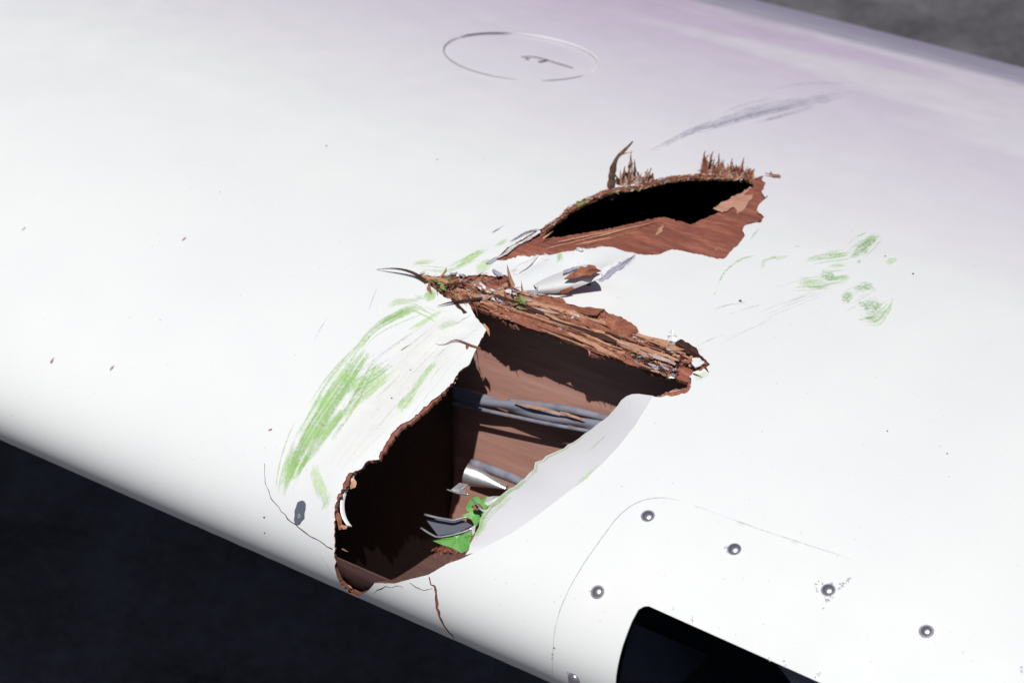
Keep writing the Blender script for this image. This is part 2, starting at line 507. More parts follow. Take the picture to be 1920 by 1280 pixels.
def loft(rows, thick, mats, name, parent, smooth=True):
    """sheet through rows of world points, with real thickness"""
    R = [[Vector(p) for p in r] for r in rows]; nr, nc = len(R), len(R[0])
    top = [p for r in R for p in r]
    nor = []
    for i in range(nr):
        for j in range(nc):
            du = R[min(i + 1, nr - 1)][j] - R[max(i - 1, 0)][j]
            dv = R[i][min(j + 1, nc - 1)] - R[i][max(j - 1, 0)]
            q = du.cross(dv); nor.append(q.normalized() if q.length > 1e-12 else Vector((0, 0, 1)))
    bot = [p - q * thick for p, q in zip(top, nor)]
    n = len(top); V = top + bot; F = []; MI = []; SM = []
    for i in range(nr - 1):
        for j in range(nc - 1):
            a, b_, c, d = i * nc + j, (i + 1) * nc + j, (i + 1) * nc + j + 1, i * nc + j + 1
            F += [(a, b_, c, d), (n + d, n + c, n + b_, n + a)]; MI += [0, 1]; SM += [smooth, smooth]
    loop = [(0, j) for j in range(nc)] + [(i, nc - 1) for i in range(1, nr)] + [(nr - 1, j) for j in range(nc - 2, -1, -1)] + [(i, 0) for i in range(nr - 2, 0, -1)]
    ids = [i * nc + j for i, j in loop]
    for a, b_ in zip(ids, ids[1:] + ids[:1]):
        k = len(V); V += [top[a], top[b_], bot[b_], bot[a]]; F.append((k, k + 1, k + 2, k + 3)); MI.append(2); SM.append(False)
    return mesh_obj(name, V, F, mats, parent, MI, SM)

# ------------------------------------------------------------------ outlines traced on the wing surface
H2_TOP = [(785, 514), (815, 519), (845, 516), (868, 518), (900, 514), (925, 518), (950, 516), (958, 531), (964, 541), (985, 548), (1000, 553), (1050, 556), (1054, 568), (1085, 574),
          (1134, 579), (1140, 586), (1165, 595), (1185, 607), (1196, 620), (1188, 628), (1186, 640), (1196, 643), (1206, 639), (1225, 639), (1250, 646), (1268, 642), (1300, 655), (1318, 669), (1332, 684)]
H2_RIGHT = [(1320, 691), (1300, 698), (1293, 706), (1297, 713), (1296, 723), (1290, 735), (1270, 741), (1245, 743), (1234, 745)]
H2_HINGE = [(1224, 744, 0), (1190, 799, 0), (1160, 837, 0), (1130, 869, 0), (1090, 904, 0), (1050, 934, 0), (1010, 965, 0), (960, 999, 0), (920, 1020, 0), (890, 1035, 0)]
H2_FRONT = [(868, 1046, .3), (840, 1056, .3), (803, 1077, .3), (770, 1085, .4), (740, 1093, .4), (703, 1092, .5), (690, 1108, .6), (672, 1117, .6), (655, 1111, .8), (636, 1092, .8)]
H2_LEFT = [(630, 1070), (628, 1040), (627, 1000), (628, 965), (634, 935), (648, 910), (655, 890), (680, 880), (690, 868), (710, 862), (722, 840), (735, 818), (752, 800), (775, 788),
           (800, 765), (830, 740), (850, 722, .6), (862, 700, .6), (880, 685, .6), (895, 650, .6), (905, 632, .6), (912, 620, .6), (905, 610, .8), (890, 590, .8), (878, 568), (860, 563), (835, 558), (822, 548), (800, 530)]
B2_TOP = [(884, 572, 2), (910, 580, 2), (935, 594, 2.2), (960, 606, 2.2), (1000, 612, 1.8), (1040, 627, 1.5), (1075, 641, 1.5), (1103, 654, 1.5), (1106, 660, 1.5), (1150, 670, 1.8), (1190, 686, 1.8), (1240, 698, 1.8), (1288, 710, 1.2)]
B2_RIGHT = [(1290, 714), (1288, 724), (1262, 733), (1240, 738), (1228, 743)]
H1_TOP = [(910, 493), (935, 481), (945, 470), (965, 458), (990, 441), (1012, 430), (1030, 418), (1050, 404), (1065, 388), (1090, 375), (1110, 366), (1138, 353), (1165, 350), (1200, 345), (1225, 338),
          (1250, 331), (1290, 327), (1315, 325), (1360, 326), (1400, 326), (1415, 335)]
H1_RIGHT = [(1428, 331, 2.2), (1436, 341, 2.2), (1432, 353, 2.2), (1430, 364, 2), (1438, 369, 1), (1429, 377, 1), (1421, 384, 1), (1420, 394, 1), (1431, 405, 1), (1428, 415, 1), (1410, 418, .8), (1395, 422, .8), (1392, 432, 1), (1397, 441, 1), (1390, 451, 1), (1380, 462, 1), (1370, 470, 1), (1360, 484, 1)]
H1_LOW = [(1345, 485, .8), (1310, 476, .8), (1270, 468, .6), (1255, 468, .6), (1235, 477, .6), (1210, 478, .6), (1190, 474, .6), (1170, 471, .6), (1150, 463, .6), (1130, 461, .6), (1110, 466, .8), (1085, 467, .8), (1075, 472, .8), (1055, 475), (1035, 478), (1010, 478), (975, 480), (945, 487), (930, 489)]
B1 = [(1014, 439), (1030, 440), (1060, 434), (1090, 430), (1140, 421), (1180, 412), (1215, 403), (1245, 400), (1260, 404), (1280, 408), (1296, 413), (1320, 402), (1350, 388), (1385, 365), (1413, 347),
      (1413, 338), (1395, 331), (1340, 331), (1300, 331), (1250, 335), (1200, 348), (1160, 354), (1140, 359), (1120, 368), (1095, 380), (1070, 393), (1050, 409), (1030, 424)]

def sliver(pts):
    """closed thin crack outline from (px, py, width px)"""
    P = np.array([p[:2] for p in pts], float); W = [p[2] for p in pts]
    L = []; R_ = []
    for i in range(len(P)):
        d = P[min(i + 1, len(P) - 1)] - P[max(i - 1, 0)]; d /= np.linalg.norm(d)
        n = np.array([-d[1], d[0]]); L.append(P[i] + n * W[i] / 2); R_.append(P[i] - n * W[i] / 2)
    return L + R_[::-1]
def rag_line(pts, step, amp):
    """roughen a crack path, keeping interpolated widths"""
    out = []
    for a, b in zip(pts[:-1], pts[1:]):
        L = math.dist(a[:2], b[:2]); k = max(1, int(L / step))
        for j in range(k):
            f = j / k; q = [a[i] + (b[i] - a[i]) * f for i in range(3)]
            q[0] += random.gauss(0, amp); q[1] += random.gauss(0, amp); q[2] *= random.uniform(.6, 1.3); out.append(tuple(q))
    out.append(pts[-1]); return out

H1_px = rag(H1_TOP + H1_RIGHT + H1_LOW, 4, 1.3)
H2_px = rag(H2_TOP + H2_RIGHT + H2_HINGE + H2_FRONT + H2_LEFT, 4, 1.2)
B1_px = rag(B1, 4, 1.1)
def shrink(pts, d):
    P = np.array([p[:2] for p in pts], float); c = P.mean(0)
    return [tuple(p + (c - p) / np.linalg.norm(c - p) * d * random.uniform(.2, 1.3)) for p in P]
B2_px = rag(B2_TOP + B2_RIGHT, 4, 1.6, closed=False) + rag([(p[0] + 1.5, p[1] + .5, .5) for p in H2_HINGE + H2_FRONT], 6, .5, closed=False) + rag([(p[0] + o_, p[1] + o_ * .35, 1.9) for p, o_ in zip(H2_LEFT[:-7], [-4, -4, -3, -2, 2, 4, 5, -2, -3, 2, 5, 6, 6, 4, 5, 2, -5, -6, -6, -6, -5, -5])] + [(893, 597, 1.2), (886, 585, 1)], 3.2, 1.9, closed=False)
CRACKS_px = [
    sliver(rag_line([(496, 868, .7), (497, 905, .9), (510, 935, 1.2), (540, 972, 1.8), (580, 1004, 1.8), (605, 1018, 2.2), (624, 1029, 2.6)], 8, .7)),
    sliver(rag_line([(805, 1082, 3.2), (808, 1095, 3.4), (815, 1098, 5), (818, 1112, 5.5), (819, 1130, 5), (824, 1155, 4.5), (836, 1177, 3), (852, 1196, 1.2)], 7, .6)),
    sliver(rag_line([(700, 1111, .8), (714, 1103, 2), (724, 1098, 2), (733, 1102, 1.2), (745, 1097, 1), (756, 1101, .8)], 5, .7)),
    sliver(rag_line([(769, 1092, .9), (780, 1100, 1.3), (795, 1106, 1.3), (811, 1102, 1.0)], 5, .4)),
]
H1 = xs(H1_px); H2 = xs(H2_px); B1s = xs(B1_px); B2s = xs(B2_px)
CRACKS = [xs(c) for c in CRACKS_px]
CAP_C = np.array(hit(977, 105)[:2]); CAP_R = .0690
CIRC = np.array([(CAP_C[0] + CAP_R * math.cos(a), CAP_C[1] + CAP_R * math.sin(a)) for a in np.linspace(0, 2 * math.pi, 97)[:-1]])
# landing light opening and its cover plate
slot_tl = np.array(hit(1207, 1133)[:2])
slot_line = xs([(1217, 1136), (1540, 1280)])
slot_k = (slot_line[1, 1] - slot_line[0, 1]) / (slot_line[1, 0] - slot_line[0, 0])
left_pts = xs([(1197, 1143), (1185, 1165), (1168, 1210), (1158, 1250), (1154, 1285)])
xr = slot_line[0, 0] + .30
SLOT = [tuple(p) for p in xs([(1230, 1142), (1217, 1136), (1207, 1137)])] + [tuple(p) for p in left_pts]
SLOT += [(left_pts[-1, 0] + .001, -.030), (left_pts[-1, 0] + .006, -.040), (left_pts[-1, 0] + .014, -.044), (xr - .01, -.044), (xr, -.036), (xr, slot_line[0, 1] + slot_k * .30)]
SLOT = np.array(SLOT)
SLOT_BIG = []
cs = SLOT.mean(0)
for p in SLOT: SLOT_BIG.append(p + np.sign(p - cs) * .007)
SLOT_BIG = np.array(SLOT_BIG)
plate_px = [(1037, 1278), (1038, 1230), (1041, 1180), (1052, 1140), (1070, 1100), (1098, 1053), (1130, 1008), (1160, 968), (1185, 948), (1213, 936), (1250, 934), (1290, 944)]
pl = [tuple(p) for p in xs(plate_px)]
ps = np.array(hit(1580, 1043)[:2])
PLATE = [(pl[0][0] + .002, -.055), (xr + .06, -.055), (xr + .06, ps[1]), (ps[0], ps[1])] + pl[::-1]
PLATE = np.array(PLATE)

# ------------------------------------------------------------------ ground
def tarmac():
    mt, t, b = new_mat('asphalt', (.06, .058, .065), .9, spec=.2)
    v = coords(t)
    big = tex_noise(t, v, 5.5, 5, .65); fine = tex_noise(t, v, 60, 3, .6)
    f = mathn(t, 'ADD', mathn(t, 'MULTIPLY', big, .65), mathn(t, 'MULTIPLY', fine, .35))
    t.links.new(ramp(t, f, [(.36, (.058, .054, .062)), (.62, (.135, .126, .136))]), b.inputs['Base Color'])
    bump(t, b, fine, .6, .01)
    Z = -.66; r = 900
    o = mesh_obj('tarmac', [(-r, -r, Z), (r, -r, Z), (r, r, Z), (-r, r, Z)], [(0, 1, 2, 3)], mt)
    o['kind'] = 'structure'
tarmac()

# ------------------------------------------------------------------ the wing
wing = empty('aircraft_wing')
wing['label'] = 'white painted wooden aircraft wing with a torn jagged hole in its leading edge'
wing['category'] = 'wing'

sl = np.r_[np.linspace(SMIN, -.13, 30)[:-1], np.linspace(-.13, .13, 88), np.linspace(.13, SMAX, 75)[1:]]
cx = np.r_[np.linspace(-5.2, -.8, 25)[:-1], np.linspace(-.8, .8, 65), np.linspace(.8, 4.6, 20)[1:]]
fb = (min(H2[:, 0].min(), H1[:, 0].min()) - .05, max(H2[:, 0].max(), H1[:, 0].max()) + .03, -.025, max(H1[:, 1].max(), H2[:, 1].max()) + .03, .0036)
G = grid_points([fb], None, cx, sl)
G = G[(G[:, 1] > SMIN + 1e-4) & (G[:, 1] < SMAX - 1e-4) & (G[:, 0] > -5.19) & (G[:, 0] < 4.59)]
OUT = np.r_[np.c_[cx, np.full(len(cx), SMIN)], np.c_[np.full(len(sl) - 2, 4.6), sl[1:-1]], np.c_[cx[::-1], np.full(len(cx), SMAX)], np.c_[np.full(len(sl) - 2, -5.2), sl[1:-1][::-1]]]
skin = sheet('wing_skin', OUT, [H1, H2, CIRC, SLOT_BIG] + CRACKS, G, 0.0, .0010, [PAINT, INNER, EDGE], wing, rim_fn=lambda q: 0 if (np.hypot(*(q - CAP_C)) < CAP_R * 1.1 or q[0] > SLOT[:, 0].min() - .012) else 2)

# plywood layer directly under the painted face, seen where the face has been torn off
px0, px1, ps0, ps1 = fb[0] - .04, min(fb[1] + .03, SLOT[:, 0].min() - .016), -.06, fb[3] + .03
C_B = xs([(1000, 580)])[0]
band_mid = xs([(850, 540), (920, 560), (1000, 585), (1080, 610), (1150, 635), (1230, 660), (1300, 685)])
def ply_extra(x, s):
    d = np.full(len(x), np.inf)
    for a, b in zip(band_mid[:-1], band_mid[1:]): d = np.minimum(d, seg_dist(x, s, a, b)[0])
    k = np.where(d < .05)[0]; e = np.zeros(len(x))
    if len(k):
        m_ = np.exp(-(d[k] / .022)**2)
        r = np.array([noise.noise((float(x[i]) * 28, float(s[i]) * 190, 3.1)) for i in k])
        r2 = np.array([noise.noise((float(x[i]) * 110, float(s[i]) * 260, 8.1)) for i in k])
        e[k] = m_ * (.0044 * r + .0022 * r2 - .0014)
    # lower side of the upper gash sinks towards the opening
    dg = np.full(len(x), np.inf)
    for a, b in zip(GASH[:-1], GASH[1:]): dg = np.minimum(dg, seg_dist(x, s, a, b)[0])
    e -= .0025 * np.exp(-(dg / .014)**2)
    return e
GASH = xs([(1030, 444), (1120, 428), (1215, 408), (1296, 418), (1380, 372)])
PG = grid_points([(px0 + .01, px1 - .01, ps0 + .01, ps1 - .01, .0032)], None, [px0 + .005], [ps0 + .005])
def rect(x0, x1, s0, s1, st=.01):
    a = np.arange(x0, x1, st); b = np.arange(s0, s1, st)
    return np.r_[np.c_[a, np.full(len(a), s0)], np.c_[np.full(len(b), x1), b], np.c_[a[::-1] + (x1 - a[-1]), np.full(len(a), s1)], np.c_[np.full(len(b), x0), b[::-1] + (s1 - b[-1])]]
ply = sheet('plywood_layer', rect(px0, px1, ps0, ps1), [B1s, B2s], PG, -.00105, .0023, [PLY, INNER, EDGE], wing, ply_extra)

# spar web, ribs (one of them added) and inner floor
def zs_at(y):
    u = PROF[NOSE:]; l = PROF[:NOSE + 1][::-1]
    return np.interp(y, l[:, 0], l[:, 1]), np.interp(y, u[:, 0], u[:, 1])
def box(name, x0, x1, y0, y1, z0, z1, mat, parent):
    v = [(x, y, z) for z in (z0, z1) for y in (y0, y1) for x in (x0, x1)]
    f = [(0, 2, 3, 1), (4, 5, 7, 6), (0, 1, 5, 4), (2, 6, 7, 3), (0, 4, 6, 2), (1, 3, 7, 5)]
    return mesh_obj(name, v, f, mat, parent, smooth=False)
zl = zs_at(.19)[0] + .004; zu = zs_at(WALL_Y)[1] - .0047
def wy(z): return WALL_Y + (z - WALL_Z) * WALL_K
v = []
for x in (-1.4, 1.2): v += [(x, wy(zl), zl), (x, wy(zl) + .012, zl), (x, wy(zu) + .012, zu), (x, wy(zu), zu)]
mesh_obj('spar_web', v, [(0, 3, 2, 1), (4, 5, 6, 7), (0, 4, 7, 3), (1, 2, 6, 5), (0, 1, 5, 4), (3, 7, 6, 2)], SPAR, wing, smooth=False)
ADDED_RIBX = -.046  # near-black rib added so the left of the bay goes dark
def rib(x, y0, y1):
    ys = np.linspace(y0, y1, 30)
    lo = [zs_at(y)[0] + .004 for y in ys]; hi = [zs_at(y)[1] - .0045 for y in ys]
    V = []; F = []
    for k, xx in enumerate((x - .004, x + .004)):
        V += [(xx, y, z) for y, z in zip(ys, lo)] + [(xx, y, z) for y, z in zip(ys, hi)]
    n = len(ys)
    for i in range(n - 1):
        F += [(i, i + 1, n + i + 1, n + i), (2 * n + i, 3 * n + i, 3 * n + i + 1, 2 * n + i + 1), (n + i, n + i + 1, 3 * n + i + 1, 3 * n + i), (i, 2 * n + i, 2 * n + i + 1, i + 1)]
    return mesh_obj('rib_or_added_rib', V, F, INNER, wing, smooth=False)
for x, y0, y1 in ((-.33, .012, .18), (ADDED_RIBX, .012, .185), (.165, .03, .18), (-.40, .24, .95), (.40, .24, .95)): rib(x, y0, y1)
for x, y0, y1 in ((.47, .03, .18),): rib(x, y0, y1)

fs = np.linspace(-.225, .008, 42)
loft([[Vector(surf(x, q, -.0056)[0]) for q in fs] for x in np.linspace(-.32, .16, 13)], .0012, [FLOOR, FLOOR, FLOOR], 'nose_floor', wing)

# ------------------------------------------------------------------ torn flap bent into the hole on its right side
def torn_flap():
    hinge = smooth_chain([p[:2] for p in [(1226, 742)] + H2_HINGE], 40)
    free = chain([(1196, 738), (1180, 739), (1168, 748), (1148, 772), (1128, 790), (1100, 810), (1060, 838), (1030, 851), (1004, 868), (1001, 880), (985, 895), (965, 910), (945, 922), (930, 937), (915, 950), (903, 968), (897, 990), (886, 1012), (872, 1040)], 40)
    rows = []
    for i in range(40):
        f = i / 39
        dep = -.024 * math.sin(math.pi * min(1, f * 1.02 + .02))**.6 - .0012
        hx, hs = hit(*hinge[i])[:2]
        A = Vector(surf(hx, hs, -.0003)[0])
        fr = free[i] + (np.array([random.gauss(0, 1.0), random.gauss(0, 1.0)]) if 0 < i < 39 else 0)
        B = at(fr[0], fr[1], dep)
        row = []
        for j in range(9):
            t = j / 8
            p = A.lerp(B, t)
            p += normal_at(hs) * (.0008 * math.sin(math.pi * t)) * math.sin(math.pi * f)
            row.append(p)
        rows.append(row)
    FLAPM = paint_material('flap_paint', (.85, .83, .84), False)
    o = loft(rows, .0016, [FLAPM, INNER, EDGE], 'torn_skin_flap', wing)
    # outward side must be the painted one
    me = o.data
    nz = sum(p.normal.z for p in me.polygons if p.material_index == 0)
    if nz < 0:
        rows2 = [r[::-1] for r in rows]
        bpy.data.objects.remove(o)
        o = loft(rows2, .0016, [FLAPM, INNER, EDGE], 'torn_skin_flap', wing)
    o['label'] = 'pale skin flap bent inward along the right side of the hole'
    flap = o
    for (i0, i1, c0_, c1_, mat_) in ((20, 39, 6.8, 8, SC_GREEN), (26, 39, 5.8, 8, SC_LIGHT), (10, 26, 7.2, 7.8, SC_LIGHT), (9, 15, 3.7, 4.2, SC_LIGHT)):
        V = []; U1 = []; U2 = []; F = []; na = 5; n = i1 - i0
        for i in range(n):
            for j in range(na):
                c = c0_ + (c1_ - c0_) * j / (na - 1); k = min(7, int(c))
                V.append(rows[i0 + i][k].lerp(rows[i0 + i][k + 1], c - k) + normal_at(.1) * .0005)
                U1.append((i / (n - 1), .12 + .76 * j / (na - 1))); U2.append((i * .006 + i0, j * .003))
        for i in range(n - 1):
            for j in range(na - 1):
                a = i * na + j; F.append((a, a + 1, a + na + 1, a + na))
        q = mesh_obj('green_paint_scuff', V, F, mat_, flap)
        idx = np.empty(len(q.data.loops), int); q.data.loops.foreach_get('vertex_index', idx)
        for nm, U in (('unit', U1), ('metres', U2)):
            l = q.data.uv_layers.new(name=nm); l.data.foreach_set('uv', np.array(U)[idx].ravel())
    return rows
flap_rows = torn_flap()

# ------------------------------------------------------------------ curled flake between the two holes
def curled_flake():
    back = [(1000, 534), (1020, 522), (1045, 512), (1070, 504), (1084, 498), (1100, 496)]
    crest = [(1006, 540), (1035, 534), (1060, 528), (1082, 520), (1105, 507), (1122, 500)]
    low = [(1012, 550), (1040, 550), (1068, 545), (1090, 536), (1110, 528), (1128, 521)]
    hb = [.001, .003, .005, .008, .011, .013]; hc = [.004, .008, .011, .014, .017, .019]; hl = [.0005, .002, .005, .009, .013, .016]
    n = 16; rows = []
    B = chain([(p[0], p[1], h) for p, h in zip(back, hb)], n); Cc = chain([(p[0], p[1], h) for p, h in zip(crest, hc)], n); L = chain([(p[0], p[1], h) for p, h in zip(low, hl)], n)
    for i in range(n):
        b0 = at(*B[i]); c0 = at(*Cc[i]); l0 = at(*L[i])
        row = []
        for j in range(9):
            t = j / 8
            row.append(b0 * (1 - t)**2 + (c0 * 2 - (b0 + l0) * .5) * (2 * t * (1 - t)) + l0 * t * t)
        rows.append(row)
    o = loft(rows, .0012, [PAINT_CHIP, PLY, EDGE], 'curled_paint_flake', wing)
    if sum(p.normal.z for p in o.data.polygons if p.material_index == 0) < 0:
        bpy.data.objects.remove(o)
        o = loft([r[::-1] for r in rows], .0012, [PAINT_CHIP, PLY, EDGE], 'curled_paint_flake', wing)
    o['label'] = 'curled flake of white skin standing up between the two holes'
    # bare brown wood at its tip
    v, f = flake_geo([at(1058, 523, .0155), at(1072, 512, .0175), at(1080, 509, .018), at(1088, 500, .020), at(1098, 502, .0205), at(1104, 497, .022), at(1116, 499, .022), at(1119, 504, .0225), at(1127, 508, .021), at(1116, 511, .021), at(1108, 516, .0205), at(1092, 517, .019), at(1078, 522, .017)], .0009)
    mesh_obj('flake_wood_face', v, f, FIB[0], o, smooth=False)
    v, f = flake_geo([at(1050, 546, .006), at(1072, 538, .009), at(1076, 541, .008), at(1062, 549, .005), at(1052, 551, .004)], .001)
    mesh_obj('flake_wood_chip', v, f, FIB[0], o, smooth=False)
curled_flake()

# ------------------------------------------------------------------ splintered wood along the torn edges
K = 1.45 / FPX     # metres per photo pixel near the hole
def stand(bx, by, dx, dy, h0=-.002):
    """foot on the surface at (bx, by), tip up by dy and sideways by dx (photo pixels at that distance)"""
    _, _, P, d = hit(bx, by, h0); k = d / FPX
    return Vector(P), Vector(P) + Vector(RIGHT) * dx * k + Vector((-.05, .12, 1)).normalized() * dy * k / .8455

top_px = chain(H2_TOP, 120)
low_px = chain([(800, 528), (840, 558), (878, 566)] + [p[:2] for p in B2_TOP], 120)
fib = {0: [], 1: [], 2: [], 3: [], 4: []}
def band_point(t, v):
    i = min(119, max(0, int(t * 119))); return top_px[i] * (1 - v) + low_px[i] * v
def pick(t, v):
    r = random.random()
    if t < .12: return random.choice([0, 1, 2, 4, 1])
    if t < .35 and v < .6: return 3 if r < .30 else (2 if r < .5 else 0 if r < .85 else 4)
    if t > .72: return 2 if r < .42 else (0 if r < .8 else 1 if r < .92 else 3)
    return 1 if r < .40 else (0 if r < .78 else 2 if r < .93 else 3)
# long laminations lying along the break
for i in range(105):
    t = random.uniform(.10, .74); v = random.uniform(.2, 1.0)
    L = random.uniform(80, 230)
    t2 = min(.93, t + L / 560)
    a = band_point(t, v); b = band_point(t2, min(1.0, max(.1, v + random.gauss(0, .08))))
    h0 = random.uniform(-.0022, .0026); h1 = h0 + random.gauss(0, .0010)
    if random.random() < .5: a, b, h0, h1 = b, a, h1, h0
    splinter(at(*a, h0), at(*b, h1), random.uniform(.0012, .0040), random.uniform(.0008, .0016), FIB[random.choice([1, 1, 1, 1, 1, 0, 0, 2, 3])], wing, name='lamination', seg=9, jag=.35, bend=random.gauss(0, .008), up=Vector((random.uniform(-.2, .2), -.45, 1)), blunt=.3)
for i in range(16):      # pale ply edges along the lower lip of the break
    t = random.uniform(.24, .80); L = random.uniform(50, 150); t2 = min(.96, t + L / 560)
    v = random.uniform(.93, 1.03)
    h0 = random.uniform(-.0045, -.001)
    splinter(at(*band_point(t, v), h0), at(*band_point(t2, v + random.gauss(0, .02)), h0), random.uniform(.0010, .0022), .0012, FIB[random.choice([1, 3, 1, 3, 0])], wing, name='lamination', seg=8, jag=.4, blunt=.5)
# shorter slivers, mostly in the crushed ends
for i in range(70):
    t = random.choice([random.uniform(0, .34), random.uniform(.74, .95)]); v = random.random()
    L = random.uniform(14, 46)
    a = band_point(t, v); ang = math.radians(random.gauss(18, 30))
    b = a + np.array([math.cos(ang), math.sin(ang)]) * L * (1 if t < .8 else .5)
    h0 = random.uniform(-.002, .0022); h1 = h0 + random.gauss(.0003, .0012)
    if random.random() < .5: a, b = b, a
    splinter(at(*a, h0), at(*b, h1), random.uniform(.0014, .0042), random.uniform(.0008, .0018), FIB[pick(t, v)], wing, seg=5, jag=.5, bend=random.gauss(0, .05), blunt=random.uniform(.2, .9))
# finer fibres
for i in range(900):
    t = random.random() * .97; v = random.random()
    a = band_point(t, v); L = random.uniform(6, 24) * (1 if t < .85 else .55); ang = math.radians(random.gauss(20, 14 if .35 < t < .75 else 40))
    b = a + np.array([math.cos(ang), math.sin(ang)]) * L
    if v > .85 and random.random() < .12: b = a + np.array([random.gauss(3, 5), random.uniform(3, 8)])
    h0 = random.uniform(-.002, .002)
    fib[pick(t, v)].append(splinter_geo(at(*a, h0), at(*b, h0 + random.gauss(0.0, .0008)), random.uniform(.0003, .0010), random.uniform(.0003, .0007), seg=3, jag=.5))
# fringe of ply fibres on the other torn edges
def fringe(poly, n, length, out, depth, cols, width=(.0004, .0011), stand_up=0.0):
    P = chain([p[:2] for p in poly], 200)
    for i in range(n):
        k = random.randrange(1, 199); a = P[k]
        d = P[k + 1] - P[k - 1]; d /= np.linalg.norm(d) + 1e-9
        nrm = np.array([-d[1], d[0]]) * out
        b = a + d * random.gauss(0, length) + nrm * random.uniform(-.2, .8) * length
        h = -random.uniform(0, depth)
        fib[random.choice(cols)].append(splinter_geo(at(*a, h), at(*b, h - random.uniform(-.2, 1) * .002 + stand_up * random.random()), random.uniform(*width), random.uniform(.0003, .0008), seg=3, jag=.5))
fringe(H2_LEFT[5:16], 170, 7, -1, .004, [0, 0, 1, 2, 3])
fringe(H2_LEFT[0:6], 40, 4, -1, .004, [2, 0])
fringe(H2_LEFT[16:24], 25, 4, -1, .004, [0, 1, 2])
fringe(H1_TOP[3:], 330, 8, 1, .002, [0, 1, 3, 3, 1, 4], width=(.0006, .0018), stand_up=.0015)
fringe([(p[0], p[1] + 8) for p in H1_TOP[5:]], 200, 7, 1, .002, [0, 1, 3, 2, 4], width=(.0006, .0016))
fringe(H1_LOW[8:], 60, 6, 1, .001, [0, 1, 3], width=(.0005, .0014))
fringe(H1_RIGHT, 60, 5, 1, .003, [0, 0, 2])
fringe(H2_RIGHT, 60, 6, 1, .003, [0, 1, 3])
# standing splinters on the far edge of the upper gash
for (bx, by, dx, dy, w, c, bend) in [(1319, 326, 0, 40, 9, 0, .1), (1327, 327, 7, 38, 9, 0, -.1), (1334, 327, -6, 24, 13, 3, 0), (1345, 328, 0, 38, 6, 0, .08), (1368, 329, 3, 28, 9, 0, -.1), (1390, 331, 1, 33, 7, 0, .1),
        (1176, 350, 4, 60, 8, 1, -.06), (1184, 349, -1, 46, 10, 3, .1), (1192, 348, -5, 46, 9, 2, .1), (1214, 343, 5, 27, 9, 1, .1), (1208, 344, -18, 24, 3, 2, 0)]:
    p0, p1 = stand(bx, by, dx, dy)
    splinter(p0, p1, w * K, w * K * .45, FIB[c], wing, bend=bend, seg=7, jag=.5, up=Vector(BACK) + Vector((random.uniform(-.3, .3), 0, 0)), blunt=.15)
def ribbon_geo(p0, length, width, lean, curl, twist=0.0, seg=7, th=.35):
    """torn curling strand: bends more and more towards its tip"""
    d = (Vector((0, .10, 1)) + Vector(RIGHT) * lean).normalized()
    side = Vector(RIGHT); fwd = -Vector((BACK[0], BACK[1], 0)).normalized()
    ax = (side * random.uniform(-.5, .5) + fwd * random.uniform(.4, 1)).normalized()
    V = []; F = []; p = Vector(p0); ang = 0
    for i in range(seg + 1):
        t = i / seg
        w = width * (1 - .8 * t**1.6) * random.uniform(.6, 1.3) * .5
        ww = (side * math.cos(twist * t) + fwd * math.sin(twist * t)).normalized()
        nn = ww.cross(d).normalized()
        j = ww * random.uniform(-.3, .3) * width * .3
        V += [p + ww * w + j, p + nn * w * th + j, p - ww * w + j, p - nn * w * th + j]
        d = (Matrix.Rotation(curl / seg * (.4 + 1.2 * t) + random.gauss(0, .12), 3, ax) @ d).normalized()
        p = p + d * (length / seg)
    for i in range(seg):
        for k in range(4):
            k2 = (k + 1) % 4
            F.append((i * 4 + k, i * 4 + k2, i * 4 + 4 + k2, i * 4 + 4 + k))
    F += [(3, 2, 1, 0), (seg * 4, seg * 4 + 1, seg * 4 + 2, seg * 4 + 3)]
    return V, F
for (xa, xb, ya, yb, n_, hh) in ((1316, 1412, 326, 335, 95, 33), (1162, 1206, 351, 346, 32, 40), (1209, 1224, 343, 339, 12, 24)):
    for i in range(n_):
        f_ = random.random(); bx = xa + (xb - xa) * f_; by = ya + (yb - ya) * f_ + random.uniform(-1, 3)
        P0 = stand(bx, by, 0, 0)[0]
        L = hh * random.choice([.55, .75, .9, 1.0, 1.1]) * random.uniform(.7, 1.1) * (1 - .4 * f_) * K / .8455 * 1.1
        w = random.uniform(5, 13) * K
        v, f = ribbon_geo(P0, L, w, random.gauss(.05, .18), random.gauss(.1, .55), random.gauss(0, .8))
        mesh_obj('splinter', v, f, FIB[random.choice([0, 0, 0, 1, 2, 3]) if xa > 1250 else random.choice([3, 1, 2, 3, 0])], wing, smooth=False)
    for i in range(n_ * 3):      # matted fibre at their feet
        f_ = random.random(); bx = xa + (xb - xa) * f_; by = ya + (yb - ya) * f_
        P0 = stand(bx, by, 0, 0)[0] + Vector((0, 0, 1)) * random.uniform(0, hh * .55 * (1 - .4 * f_)) * K
        q = P0 + Vector((random.gauss(0, 1), random.gauss(0, .5), random.gauss(0, .8))) * 6 * K
        fib[random.choice([0, 0, 1, 2, 3])].append(splinter_geo(P0, q, random.uniform(.0005, .0015), .0006, seg=3, jag=.5))
